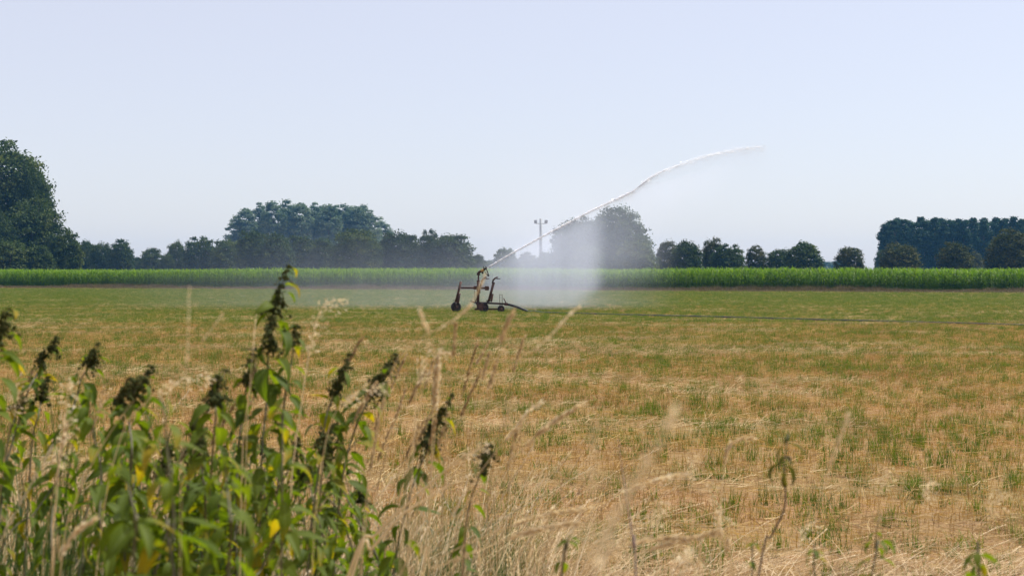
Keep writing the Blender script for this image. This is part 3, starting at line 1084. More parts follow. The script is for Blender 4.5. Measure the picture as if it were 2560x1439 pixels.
def foam(name, path, n, r0, r1, seed, rag, fade, thin=False):
    """white water: thousands of ragged flakes packed round the jet's path"""
    r = np.random.default_rng(seed)
    PP = np.array([p[:] for p in path]) - np.array(NOZ[:])
    u = 1 - r.random(n) ** fade
    if thin:
        u = u[(u > .085) | (r.random(n) < .22)]
        n = len(u)
    i = u * (len(PP) - 1)
    i0 = np.clip(i.astype(int), 0, len(PP) - 2)
    q = PP[i0] + (PP[i0 + 1] - PP[i0]) * (i - i0)[:, None]
    tp = np.clip((1 - u) * 6, .25, 1) * np.clip(u * 30, .5, 1)
    lump = tp + rag * (vnoise(u * 60 + seed * 7, u * 0 + seed) - .5) * 1.6
    rad = (r0 + (r1 - r0) * u ** 1.3) * np.maximum(lump, .15)
    q = q + r.normal(0, .55, (n, 3)) * rad[:, None]
    q[:, 2] += rag * .05 * (vnoise(u * 25 + 3, u * 0 + seed) - .5) * u
    N = r.normal(0, .42, (n, 3)) + np.array([.45, -.5, .74]) * 1.15  # flakes tilted midway between sun and viewer so the jet looks brightly lit
    N /= np.linalg.norm(N, axis=1, keepdims=True)
    V, Fq = cards(q, N, r.uniform(.006, .016, n) * (.8 + .5 * u), .7)
    return obj(name, mesh_np(name, V, Fq, M['water']), jet)


foam('lower_stream', Ja, 9500, .017, .055, 1, .6, .7)
# droplets thrown off along the stream
def drops(name, path, n, spread, size, seed, fall, wt):
    r = np.random.default_rng(seed)
    PP = np.array([p[:] for p in path]) - np.array(NOZ[:])
    u = r.random(n) ** wt
    i = u * (len(PP) - 1)
    i0 = np.clip(i.astype(int), 0, len(PP) - 2)
    q = PP[i0] + (PP[i0 + 1] - PP[i0]) * (i - i0)[:, None]
    sp = spread * (.25 + .75 * u)[:, None]
    q = q + r.normal(0, 1, (n, 3)) * sp * np.array([1, 1, .6])
    q[:, 2] -= np.abs(r.normal(0, 1, n)) ** 1.6 * fall * (.2 + .8 * u)
    s = size * r.uniform(.4, 1.3, n)
    O = np.array([[1, 0, 0], [-1, 0, 0], [0, 1, 0], [0, -1, 0], [0, 0, 1.3], [0, 0, -1.3]])
    V = (q[:, None, :] + O[None] * s[:, None, None]).reshape(-1, 3)
    T = np.array([[0, 2, 4], [2, 1, 4], [1, 3, 4], [3, 0, 4], [2, 0, 5], [1, 2, 5], [3, 1, 5], [0, 3, 5]])
    Fq = (np.arange(n)[:, None, None] * 6 + T[None]).reshape(-1, 3)
    o_ = obj(name, mesh_np(name, V, Fq, M['water']), jet)
    o_['kind'] = 'stuff'
    return o_


foam('upper_stream', Jb, 4000, .024, .11, 2, 1.2, .55, True)
Jc = spline(jet_pts([(1560, 490), (1580, 479), (1598, 465), (1616, 451), (1632, 442)], CY, CY + 3), 10)
drops('spray_drops', Jc, 300, .09, .006, 8, .14, 1.0)
drops('spray_drops', Ja, 3000, .05, .008, 5, .10, .8)
drops('spray_drops', Jb, 4500, .08, .008, 6, .30, .7)

# fine spray drifting off the jet: a real cloud of droplets
m, t, out = new_mat('drifting_spray')
xyz = t.nodes.new('ShaderNodeSeparateXYZ')
oc = coord(t)
t.links.new(oc, xyz.inputs[0])
X, Yc, Z = xyz.outputs


def sstep(a, lo, hi):
    mr = t.nodes.new('ShaderNodeMapRange')
    mr.interpolation_type = 'SMOOTHSTEP'
    t.links.new(a, mr.inputs['Value'])
    mr.inputs['From Min'].default_value = lo
    mr.inputs['From Max'].default_value = hi
    mr.inputs['To Min'].default_value = 0
    mr.inputs['To Max'].default_value = 1
    return mr.outputs[0]


MUL = lambda a, b_: math_n(t, 'MULTIPLY', a, b_)
streak = noise(t, 1.0, 3, coord(t, 'Object', (.85, .35, .10)))
streak = math_n(t, 'MULTIPLY_ADD', streak, 1.9, -.35, clamp=True)
puff = noise(t, .35, 3, oc)
puff = math_n(t, 'MULTIPLY_ADD', puff, 2.2, -.55, clamp=True)
# plane of the curtain's right edge (it hangs along the sweep of the gun, almost end-on to the road)
e1 = math_n(t, 'MULTIPLY_ADD', Yc, -0.0655, X)
e1 = math_n(t, 'ADD', e1, MUL(math_n(t, 'SUBTRACT', 1.0, sstep(Z, .0, 1.3)), .9))
edge = math_n(t, 'SUBTRACT', 1.0, sstep(math_n(t, 'ADD', e1, math_n(t, 'MULTIPLY_ADD', puff, .5, -.25)), -.95, .22))
under = math_n(t, 'MULTIPLY_ADD', X, .47, 2.75)                       # height of the jet above x
below = math_n(t, 'SUBTRACT', 1.0, sstep(math_n(t, 'SUBTRACT', Z, under), -.7, .35))
from_gun = sstep(X, -2.6, 1.2)
heavy = MUL(MUL(edge, below), MUL(from_gun, streak))
hfall = MUL(math_n(t, 'SUBTRACT', 1.0, MUL(sstep(Z, 2.2, 7.0), .3)), math_n(t, 'MULTIPLY_ADD', sstep(Z, 0.0, 1.4), .55, .45))
heavy = MUL(heavy, MUL(hfall, .092))
# drift to the left, hugging the ground
drift = MUL(sstep(X, -22.0, -1.0), math_n(t, 'SUBTRACT', 1.0, sstep(X, 2.6, 5.2)))
dz = math_n(t, 'SUBTRACT', 1.0, sstep(Z, 0.2, 4.6))
drift = MUL(MUL(drift, dz), MUL(math_n(t, 'MULTIPLY_ADD', streak, .6, .4), .024))
# thin veil above and beyond the jet
veil = MUL(MUL(sstep(X, -2.0, 2.0), math_n(t, 'SUBTRACT', 1.0, sstep(X, 4.6, 8.2))), MUL(MUL(math_n(t, 'SUBTRACT', 1.0, sstep(Z, 3.2, 7.8)), math_n(t, 'MULTIPLY_ADD', sstep(Z, .8, 2.8), .7, .3)), MUL(math_n(t, 'MULTIPLY_ADD', puff, .7, .3), .05)))
# drops falling out of the upper jet
uj = math_n(t, 'SUBTRACT', Z, math_n(t, 'MULTIPLY_ADD', X, .27, 4.05))
fall_ = MUL(sstep(uj, -2.4, -.2), math_n(t, 'SUBTRACT', 1.0, sstep(uj, -.15, .05)))
fall_ = MUL(MUL(fall_, sstep(X, 4.6, 7.5)), MUL(math_n(t, 'SUBTRACT', 1.0, sstep(X, 9.0, 10.9)), MUL(puff, .05)))
veil = math_n(t, 'ADD', veil, fall_)
front = sstep(Yc, 59.2, 62.5)
back = math_n(t, 'SUBTRACT', 1.0, sstep(Yc, 69.0, 74.0))
dens_ = MUL(math_n(t, 'ADD', math_n(t, 'ADD', heavy, drift), veil), MUL(front, back))
pv = t.nodes.new('ShaderNodeVolumePrincipled')
pv.inputs['Color'].default_value = (.80, .87, 1.0, 1)
pv.inputs['Anisotropy'].default_value = .2
t.links.new(dens_, pv.inputs['Density'])
t.links.new(pv.outputs[0], out.inputs['Volume'])
M['spray'] = m
mb = MB().box((-4.0, 66.6, 4.6), (30.0, 15.2, 9.1))
o = mb.build('drifting_spray', m)
tag(o, 'fine white spray drifting in a curtain below the water jet', 'spray', kind='stuff')

# ================================================================== HAZE
m, t, out = new_mat('summer_haze')
pv = t.nodes.new('ShaderNodeVolumePrincipled')
pv.inputs['Color'].default_value = (.15, .48, 1.0, 1)
pv.inputs['Density'].default_value = 0.00017
pv.inputs['Anisotropy'].default_value = .1
t.links.new(pv.outputs[0], out.inputs['Volume'])
hz = MB().box((0, 0, 17.0), (2900, 2900, 36.0)).build('haze', m)
tag(hz, 'thin summer haze over the fields', 'haze', kind='stuff')

# ================================================================== FOREGROUND: NETTLES
def nettle_leaf(L, Wd, droop, fold, curl, seed):
    r = random.Random(seed)
    vs_ = [0, .1, .26, .45, .64, .82, 1.0]
    wd = [.10, .62, .98, .92, .66, .34, .02]
    us = [-1, -.5, 0, .5, 1]
    V, UV = [], []
    p = Vector((L * .20, 0, 0))
    ang, prev = 0.0, 0.0
    V += [Vector((0, 0, .0012)), Vector((0, 0, -.0012))]
    UV += [(.5, 0), (.5, 0)]
    for i, v in enumerate(vs_):
        if i:
            ang = droop * (v ** 1.1)
            p = p + Vector((math.cos(ang), 0, -math.sin(ang))) * (v - prev) * L
            prev = v
        nrm = Vector((math.sin(ang), 0, math.cos(ang)))
        for u in us:
            w = Wd * .5 * wd[i] * (1 + (r.uniform(-.18, .22) if abs(u) == 1 else 0))
            V.append(p + Vector((0, u * w, 0)) + nrm * (fold * abs(u) * w - curl * (abs(u) ** 2) * w * v + r.gauss(0, .02) * w))
            UV.append((.5 + u * .5, v))
    Fq = []
    for i in range(len(vs_) - 1):
        for j in range(4):
            a = 2 + i * 5 + j
            Fq.append((a, a + 1, a + 6, a + 5))
    Fq.append((0, 1, 4, 4 + 0) if False else (0, 1, 3, 5))
    return mesh_np('nettle_leaf', [v[:] for v in V], Fq, M['nettle'], True, UV)


def nettle_leaf_wilted(*a):
    me_ = nettle_leaf(*a)
    me_.materials[0] = M['wiltleaf']
    return me_


LEAF = [nettle_leaf(.088, .031, math.radians(d), f, c, i) for i, (d, f, c) in enumerate(
    [(35, .45, .1), (60, .5, .2), (80, .35, .3), (95, .6, .1), (50, .2, .5), (70, .7, .0), (110, .4, .2), (25, .3, .4)])]
WILT = [nettle_leaf_wilted(.075, .022, math.radians(d), .7, -.4, 40 + i) for i, d in enumerate((110, 60, 85, 40))]


def seed_cluster(seed, n_str=9, ln=.026):
    r = np.random.default_rng(seed)
    n_str += int(r.integers(-3, 3))
    Q, S_ = [], []
    for k in range(n_str):
        a = r.uniform(0, 6.28)
        l = ln * r.uniform(.4, 1.35)
        for j in range(9):
            u = (j + r.random()) / 9
            q = np.array([math.cos(a) * l * u * .85, math.sin(a) * l * u * .85, .012 * math.sin(u * 2.2) - l * .9 * u * u])
            Q.append(q + r.normal(0, .0022, 3))
            S_.append(r.uniform(.0022, .0042))
    Q, S_ = np.array(Q), np.array(S_)
    O = np.array([[1, 0, 0], [-1, 0, 0], [0, 1, 0], [0, -1, 0], [0, 0, 1.2], [0, 0, -1.2]])
    V = (Q[:, None, :] + O[None] * S_[:, None, None]).reshape(-1, 3)
    T = np.array([[0, 2, 4], [2, 1, 4], [1, 3, 4], [3, 0, 4], [2, 0, 5], [1, 2, 5], [3, 1, 5], [0, 3, 5]])
    Fq = (np.arange(len(Q))[:, None, None] * 6 + T[None]).reshape(-1, 3)
    return mesh_np('seed_cluster', V, Fq, M['nettleseed'])


SEED = [seed_cluster(60 + i) for i in range(5)]


def smooth_path(pts, n=5):
    return spline([Vector(p) for p in pts], n)


def nettle(label, Y, path, zone, leaf=1.0, stem='nettlestem', wilted=False, group=None, leaves=True, r0=.0021, seeds=True, dy=.0, lowest=None, gap=.036):
    """path: photo pixels from the tip down; zone: length of the seed-bearing top in photo pixels"""
    P3 = [at(px + (random.gauss(0, 4.0) if i > 1 and not wilted else 0), py, Y + dy * i + (0 if wilted else random.gauss(0, .012) * i)) for i, (px, py) in enumerate(path)]
    last, prev = P3[-1], P3[-2]
    sl = (last.x - prev.x) / max(.02, prev.z - last.z)
    bx = last.x + max(-.25, min(.25, sl * last.z * .5))
    by = last.y + random.uniform(-.08, .08)
    P3 += [Vector(((last.x * .45 + bx * .55), (last.y + by) / 2, last.z * .45)), Vector((bx, by, 0))]
    base_ = Vector((bx, by, 0))
    pl = thing('nettle_plant', base_[:], label, 'nettle', group)
    sp = smooth_path([p - base_ for p in P3], 6)
    nseg = len(sp)
    MB().tube(sp, [r0 * (.28 + .72 * min(1, i / (nseg * .5))) for i in range(nseg)], 6).build('stem', M[stem], pl, True)
    # walk down the stem and set nodes
    cum = [0.0]
    for i in range(1, nseg):
        cum.append(cum[-1] + (sp[i] - sp[i - 1]).length)
    zl = zone / F * Y
    zfoot = (EYE - .2144 * Y - .22) if lowest is None else lowest
    s_, k = .004, 0
    yaw0 = random.uniform(0, 6.28)
    while s_ < cum[-1]:
        i = max(1, min(nseg - 1, next((j for j in range(nseg) if cum[j] >= s_), nseg - 1)))
        u = (s_ - cum[i - 1]) / max(1e-5, cum[i] - cum[i - 1])
        q = sp[i - 1].lerp(sp[i], u)
        if q.z < zfoot:
            break
        inz = s_ < zl
        yaw = yaw0 + k * math.pi / 2 + random.gauss(0, .25)
        if inz and seeds:
            sc_ = .45 + .54 * min(1, s_ / (zl * .5))
            obj('seed_cluster', SEED[random.randrange(5)], pl, q, (random.gauss(0, .35), random.gauss(0, .35), random.uniform(0, 6.28)), (sc_ * random.uniform(.65, 1.2), sc_ * random.uniform(.65, 1.2), sc_ * random.uniform(.8, 1.3)))
        if leaves:
            prob = (.10 if s_ < zl * .3 else (.38 if inz else .95)) if seeds else .97
            size = leaf * .80 * (.5 + .5 * min(1, s_ / .16)) * random.uniform(.75, 1.15)
            for sgn in (0, math.pi) if (inz or wilted or leaf < .6) else (0, math.pi, 1.57 + random.gauss(0, .4), -1.57 + random.gauss(0, .4)):
                if random.random() > prob or (abs(sgn) not in (0, math.pi) and random.random() > .18):
                    continue
                lm = WILT[random.randrange(4)] if wilted else LEAF[random.randrange(8)]
                ld = obj('leaf', lm, pl, q, (random.gauss(0, .3), random.gauss(.2, .3), yaw + sgn + random.gauss(0, .2)), (size, size * random.uniform(.85, 1.1), size))
        s_ += (.012 + .009 * random.random()) if inz and seeds else gap * random.uniform(.75, 1.2)
        k += 1
    return pl


nettle('tallest nettle, its dark seed spike rising above the maize', 2.9,
       [(724, 664), (710, 700), (692, 750), (678, 810), (668, 880), (660, 980), (652, 1150), (642, 1439)], 245, 1.1)
nettle('slim nettle side shoot with a dark tip close right of the tallest nettle', 2.9,
       [(742, 815), (735, 850), (728, 900), (715, 980), (700, 1100), (680, 1439)], 60, .9)
nettle('nettle with dark seeds leaning right, left of the dry grass fan', 3.1,
       [(994, 884), (976, 912), (955, 945), (930, 985), (905, 1030), (885, 1090), (860, 1200), (835, 1439)], 210, .9)
nettle('nettle leaning right between the tallest nettle and its right neighbour', 3.1,
       [(876, 884), (862, 910), (848, 945), (835, 985), (815, 1050), (800, 1150), (790, 1439)], 130, 1.0)
nettle('nettle with a drooping brown seed head left of the tallest nettle', 2.6,
       [(566, 925), (552, 950), (540, 985), (534, 1030), (528, 1090), (524, 1200), (520, 1439)], 150, 1.0)
nettle('short dark-tipped nettle tucked against the tallest nettle on its left', 2.9,
       [(636, 870), (628, 905), (618, 950), (610, 1020), (600, 1150), (590, 1439)], 120, .9)
nettle('nettle with a curled dark seed head left of the brown-headed nettle', 2.7,
       [(382, 914), (372, 935), (352, 955), (335, 985), (328, 1040), (325, 1120), (320, 1250), (316, 1439)], 150, 1.0)
nettle('nettle with dark clustered seeds behind the curled seed head', 2.9,
       [(330, 945), (318, 975), (305, 1010), (298, 1060), (290, 1180), (285, 1439)], 110, .9)
nettle('nettle with a thick dark upright seed spike leaning right near the left edge', 3.0,
       [(248, 858), (236, 885), (220, 915), (205, 945), (190, 985), (172, 1040), (150, 1180), (130, 1439)], 120, .9)
nettle('thin nettle with beaded seeds, left of the thick dark spike', 3.3,
       [(142, 845), (128, 872), (112, 898), (92, 930), (70, 975), (40, 1060), (10, 1200), (-30, 1439)], 120, .7, r0=.0025)
nettle('nettle spike cut by the left edge, highest at that side', 2.6,
       [(26, 768), (14, 792), (4, 820), (-8, 860), (-20, 920), (-40, 1100), (-60, 1439)], 110, 1.0)
nettle('short nettle with dark beads below the thin beaded nettle', 3.2,
       [(122, 940), (112, 965), (102, 1000), (92, 1040), (80, 1120), (60, 1439)], 90, .8)
nettle('small dark nettle tip low at the left edge', 3.0,
       [(60, 995), (42, 1025), (25, 1060), (10, 1120), (-5, 1439)], 60, .9)
nettle('nettle leaning right among the dry grass, with yellowing leaves', 3.0,
       [(1130, 985), (1112, 1025), (1088, 1075), (1062, 1130), (1042, 1180), (1015, 1260), (985, 1439)], 190, .9)
nettle('dark seeded nettle low between the leaning nettles', 2.8,
       [(838, 1060), (822, 1090), (806, 1130), (792, 1190), (775, 1439)], 100, .9)
nettle('dark seeded nettle stub in the dry grass beside the yellowing nettle', 2.9,
       [(1225, 1110), (1210, 1150), (1190, 1200), (1170, 1270), (1150, 1439)], 60, .7)
# closer, blurred leafy nettles
nettle('large leafy nettle out of focus low at left of centre', 1.75,
       [(400, 985), (412, 1040), (420, 1110), (428, 1200), (432, 1320), (436, 1439)], 40, 1.0, seeds=False)
nettle('large leafy nettle out of focus at the bottom left', 1.7,
       [(300, 1150), (318, 1210), (328, 1300), (335, 1439)], 40, 1.0, seeds=False)
nettle('leafy nettle with a yellow tip at the bottom between the blurred leaves', 1.8,
       [(560, 1130), (566, 1200), (570, 1300), (572, 1439)], 40, .95, seeds=False)
nettle('leafy bright green nettle below the tallest nettle', 2.3,
       [(700, 1010), (706, 1080), (708, 1180), (706, 1300), (702, 1439)], 40, .95, seeds=False)
nettle('upright leafy nettle without seeds left of the curled seed head', 2.5,
       [(222, 968), (224, 1010), (232, 1080), (244, 1180), (256, 1300), (268, 1439)], 40, 1.0, seeds=False)
# right side
nettle('wilted dark nettle standing alone at the lower right', 2.4,
       [(1972, 1078), (1966, 1120), (1960, 1170), (1964, 1225), (1958, 1280), (1928, 1340), (1896, 1439)], 10, .92, 'wiltstem', True, seeds=False, r0=.0017, lowest=1.25, gap=.017)
nettle('small nettle top right of the wilted nettle', 2.3,
       [(2202, 1284), (2192, 1320), (2184, 1370), (2178, 1439)], 10, .5, seeds=False, r0=.0014)
nettle('pair of small yellowing nettle leaves at the bottom right of the wilted nettle', 2.2,
       [(2040, 1372), (2036, 1400), (2034, 1439)], 10, .55, seeds=False, r0=.0014)
nettle('tiny green nettle shoot left of the wilted stem', 2.4,
       [(1884, 1350), (1880, 1385), (1878, 1439)], 10, .45, seeds=False, r0=.0013)
nettle('low leafy nettle top at the bottom centre', 2.3,
       [(1424, 1340), (1416, 1375), (1404, 1439)], 20, .7, seeds=False)
nettle('green nettle top cut by the bottom edge at the far right', 2.0,
       [(2445, 1400), (2448, 1425), (2450, 1439)], 10, .8, seeds=False)
# the thicket
for k in range(58):
    px = random.uniform(170, 900)
    Yn = random.uniform(2.6, 4.4)
    ty_ = random.uniform(1010, 1230) + (40 if px < 250 else 0)
    lean = random.uniform(-.25, .45)
    crv = random.uniform(-.35, .35)
    pth = [(px, ty_)]
    for d_ in (40, 100, 190, 320):
        pth.append((px - lean * d_ + crv * d_ * d_ / 320 + random.gauss(0, 4), ty_ + d_))
    nettle('leafy green nettle within the dense thicket at lower left', Yn, pth, 60, random.uniform(.75, 1.0), seeds=random.random() < .35,
           group='nettles of the lower left thicket', gap=.042)

# ================================================================== FOREGROUND: DRY GRASS STALKS
def stalk(label, Y, path, head, style='spike', r0=.0014, mat='palestraw', group=None, hw=1.0, name='dry_grass_stalk', dY=0.0):
    P3 = [at(px, py, Y + dY * i) for i, (px, py) in enumerate(path)]
    last, prev = P3[-1], P3[-2]
    sl = (last.x - prev.x) / max(.05, abs(prev.z - last.z))
    bx = last.x + max(-.3, min(.3, sl * max(last.z, 0) * .4))
    if last.z > .05:
        P3 += [Vector((last.x * .4 + bx * .6, last.y, last.z * .4)), Vector((bx, last.y, 0))]
    base_ = Vector((P3[-1].x, P3[-1].y, 0))
    o = thing(name, base_[:], label, 'dry grass', group)
    r0 *= .68
    sp = smooth_path([p - base_ for p in P3], 6)
    MB().tube(sp, [r0 * (.35 + .65 * min(1, i / (len(sp) * .5))) for i in range(len(sp))], 5).build('stem', M[mat], o, True)
    if style == 'bare':
        return o
    hl = head / F * Y
    cum = [0.0]
    for i in range(1, len(sp)):
        cum.append(cum[-1] + (sp[i] - sp[i - 1]).length)
    n_ = int(30 + hl * (700 if style == 'spike' else 520))
    Vv, Ff = [], []
    for k in range(n_):
        s_ = (random.random() ** .9) * hl
        i = max(1, next((j for j in range(len(sp)) if cum[j] >= s_), len(sp) - 1))
        u = (s_ - cum[i - 1]) / max(1e-5, cum[i] - cum[i - 1])
        q = sp[i - 1].lerp(sp[i], u)
        tdir = (sp[i - 1] - sp[i]).normalized()
        rd = Vector((random.gauss(0, 1), random.gauss(0, 1), random.gauss(0, 1))).normalized()
        if style == 'spike':
            d_ = (tdir + rd * .45).normalized()
            ln = random.uniform(.008, .015) * hw
            st = q
            wv = .0022 * hw
        else:
            env = math.sin(math.pi * min(1, .12 + .88 * s_ / hl)) ** .7
            d_ = (tdir * .8 + rd * .8 + Vector((.25, 0, -.35))).normalized()
            st = q + (rd + Vector((.3, 0, -.3))) * env * random.uniform(0, .022) * hw
            ln = random.uniform(.006, .011) * hw
            wv = .0015 * hw
        sd = d_.cross(Vector((random.gauss(0, 1), random.gauss(0, 1), random.gauss(0, 1)))).normalized()
        b0 = len(Vv)
        Vv += [st[:], (st + d_ * ln * .5 + sd * wv)[:], (st + d_ * ln)[:], (st + d_ * ln * .5 - sd * wv)[:]]
        Ff.append((b0, b0 + 1, b0 + 2, b0 + 3))
        if style == 'panicle' and k % 4 == 0:
            b0 = len(Vv)
            sd2 = (st - q).cross(Vector((0, 1, 0)))
            sd2 = sd2.normalized() * .0004 if sd2.length > 1e-6 else Vector((0, 0, .0004))
            Vv += [(q - sd2)[:], (q + sd2)[:], (st + sd2)[:], (st - sd2)[:]]
            Ff.append((b0, b0 + 1, b0 + 2, b0 + 3))
    obj('seed_head', mesh_np('seed_head', Vv, Ff, M[mat]), o)
    return o


stalk('pale drooping oat-like grass head right of the tallest nettle', 2.6, [(866, 748), (835, 752), (808, 765), (793, 800), (778, 860), (765, 930), (752, 1020), (738, 1120), (725, 1300)], 190, 'panicle', .0016)
stalk('blurred grass blade crossing the sprinkler cart', 1.9, [(1212, 690), (1190, 735), (1165, 775), (1110, 815), (1050, 850), (970, 960), (900, 1439)], 190, 'spike', .0009, hw=.5)
stalk('thin grass stem with a brown tip left of the cart wheel', 1.6, [(1052, 780), (1062, 810), (1072, 850), (1050, 1000), (1020, 1200), (1000, 1439)], 60, 'spike', .0008, hw=.55)
stalk('grass head reaching up to the hose', 1.9, [(1445, 768), (1420, 790), (1385, 830), (1340, 870), (1290, 905), (1200, 990), (1110, 1120), (1010, 1439)], 150, 'spike', .0008, hw=.5)
stalk('grass head below the hose, right of the cart wheels', 2.0, [(1285, 780), (1268, 810), (1255, 850), (1240, 920), (1215, 1050), (1180, 1250), (1160, 1439)], 90, 'spike', .001, 'tanstem')
stalk('brown grass stem standing upright below the cart', 2.6, [(1140, 812), (1136, 860), (1128, 940), (1115, 1060), (1105, 1439)], 90, 'spike', .001, 'tanstem')
stalk('pale bent grass head at the centre of the grass fan', 2.9, [(1122, 885), (1100, 884), (1090, 915), (1085, 980), (1080, 1100), (1072, 1439)], 160, 'spike', .0016, hw=1.2)
stalk('second pale upright grass head in the centre fan', 2.9, [(1098, 890), (1096, 940), (1092, 1000), (1086, 1100), (1060, 1439)], 140, 'spike', .0014, hw=1.1)
stalk('grass head curving left at the top of the centre fan', 2.6, [(1110, 880), (1070, 890), (1048, 925), (1040, 980), (1035, 1100), (1020, 1439)], 120, 'panicle', .001)
stalk('long straw-coloured grass head pointing right at mid height', 2.5, [(1448, 1012), (1420, 1030), (1385, 1055), (1345, 1085), (1310, 1120), (1240, 1180), (1150, 1280), (1050, 1439)], 175, 'spike', .0013, hw=1.25)
stalk('thinner grass head above the long straw-coloured one', 2.6, [(1350, 1008), (1320, 1030), (1285, 1075), (1255, 1110), (1200, 1180), (1120, 1300), (1050, 1439)], 130, 'spike', .0011)
stalk('very blurred grass head closest to the lens at lower right', .62, [(1682, 1035), (1650, 1100), (1600, 1190), (1540, 1290), (1490, 1390), (1470, 1439)], 420, 'spike', .0006, hw=.55)
stalk('bare mauve stem crossing the blurred grass head', 2.1, [(1548, 1096), (1552, 1150), (1562, 1210), (1574, 1290), (1584, 1370), (1590, 1439)], 10, 'bare', .0019, 'mauvestem', name='bare_stem')
stalk('curled pale grass head at lower right, left of the wilted nettle', 2.7, [(1878, 1094), (1850, 1097), (1826, 1112), (1814, 1145), (1808, 1190), (1802, 1260), (1800, 1439)], 110, 'spike', .0016, hw=1.1)
stalk('white grass head with a kink at the bottom right of centre', 2.2, [(1770, 1206), (1778, 1240), (1790, 1280), (1802, 1330), (1816, 1380), (1832, 1439)], 140, 'panicle', .0022, hw=.9)
stalk('thin pale grass stalk right of the wilted nettle', 1.5, [(2125, 1032), (2105, 1080), (2085, 1135), (2060, 1210), (2035, 1300), (2000, 1439)], 150, 'spike', .0007, hw=.6)
stalk('grass head lying out to the right from the blurred head', 2.4, [(1712, 1186), (1670, 1192), (1630, 1202), (1580, 1222), (1500, 1250), (1380, 1330), (1280, 1439)], 170, 'spike', .0013, hw=1.1)
stalk('second lying grass head below the first at lower centre', 2.4, [(1470, 1270), (1420, 1276), (1370, 1285), (1300, 1305), (1200, 1345), (1080, 1400), (1000, 1439)], 200, 'spike', .0014, hw=1.2)
stalk('long lying straw under the second lying grass head', 2.3, [(1440, 1308), (1380, 1315), (1300, 1335), (1200, 1372), (1080, 1420), (1030, 1439)], 180, 'spike', .0015, hw=1.2)
stalk('thick bright straw rising diagonally from the bottom centre', 2.6, [(1216, 1110), (1150, 1145), (1080, 1205), (1000, 1275), (940, 1335), (870, 1439)], 70, 'panicle', .0042)
stalk('thick bent straw low beside the diagonal one', 2.3, [(1180, 1185), (1120, 1215), (1040, 1262), (1000, 1290), (930, 1370), (880, 1439)], 10, 'bare', .0038, name='straw')
stalk('grass head leaning right at the very bottom centre', 2.2, [(1790, 1330), (1730, 1345), (1650, 1365), (1560, 1400), (1500, 1439)], 190, 'spike', .0016, hw=1.2)
stalk('grass head lying flat right of the bare mauve stem', 2.2, [(1720, 1345), (1680, 1342), (1620, 1350), (1560, 1365), (1480, 1400), (1430, 1439)], 160, 'spike', .0014, hw=1.1)
stalk('star-shaped pale grass tuft at the bottom, first ray', 2.0, [(1690, 1380), (1720, 1395), (1745, 1420), (1755, 1439)], 90, 'panicle', .0014)
stalk('pale grass stem left of the tallest nettle', 2.6, [(640, 790), (634, 860), (626, 950), (618, 1060), (610, 1439)], 90, 'spike', .0009, hw=.45)
stalk('straw stem leaning beside the tallest nettle', 2.5, [(640, 905), (626, 970), (612, 1060), (606, 1150), (600, 1439)], 10, 'bare', .0014, name='straw')
stalk('faint upright grass far left of the tallest nettle', 1.5, [(474, 716), (472, 770), (470, 850), (466, 920), (458, 1100), (450, 1439)], 190, 'spike', .0004, hw=.28)
stalk('faint grass stem leaning right at left of centre', 1.8, [(556, 786), (530, 820), (500, 860), (470, 900), (420, 1000), (360, 1439)], 90, 'spike', .0005, hw=.4)
stalk('pale arching grass head behind the curled nettle', 2.3, [(520, 945), (480, 940), (440, 955), (405, 975), (370, 1000), (300, 1100), (240, 1439)], 140, 'panicle', .001)
stalk('feathery pale grass head left of the upright leafy nettle', 2.2, [(172, 945), (168, 1000), (160, 1060), (150, 1130), (140, 1250), (130, 1439)], 230, 'panicle', .0016)
stalk('grass head with a white tip at the bottom left corner', 1.9, [(232, 1300), (200, 1320), (170, 1360), (150, 1400), (130, 1439)], 120, 'spike', .0014)
stalk('straw stem crossing the nettle with the curled head', 2.3, [(336, 1000), (300, 1045), (270, 1090), (240, 1140), (190, 1250), (150, 1439)], 10, 'bare', .0013, name='straw')
stalk('grass head lying out above the right leaning nettles', 2.5, [(960, 970), (920, 965), (880, 985), (845, 1020), (820, 1080), (800, 1200), (780, 1439)], 120, 'panicle', .001)
for k in range(34):
    px = random.choice([random.uniform(880, 1330), random.uniform(880, 1330), random.uniform(20, 700)])
    ty_ = random.uniform(840, 1080) if px > 700 else random.uniform(900, 1080)
    ln = random.uniform(.15, .75)
    pth = [(px, ty_)]
    for d_ in (30, 80, 160, 280, 420):
        pth.append((px - ln * d_ * (1 - d_ / 1200), ty_ + d_))
    stalk('thin dry grass stalk in the loose fan around the nettles', random.uniform(2.6, 4.2), pth, random.uniform(60, 130), random.choice(['spike', 'spike', 'panicle']),
          random.uniform(.0007, .0013), random.choice(['drygrass', 'drygrass', 'tanstem']), 'thin dry grass stalks around the nettles')
for k, (px, ty_, x2, yb) in enumerate(((2200, 1170, 2190, 1439), (2310, 1200, 2322, 1439), (1640, 1250, 1600, 1439), (2010, 1300, 1990, 1439), (2480, 1230, 2465, 1439), (1720, 1140, 1735, 1439))):
    stalk('thin lone dry stalk standing at the field edge on the right', random.uniform(2.4, 3.4), [(px + 26, ty_ + 6), (px + 8, ty_ + 14), (px * .7 + x2 * .3, ty_ * .7 + yb * .3), (x2, yb)], 70, 'panicle', .0009, 'palestraw', 'thin dry stalks on the right')


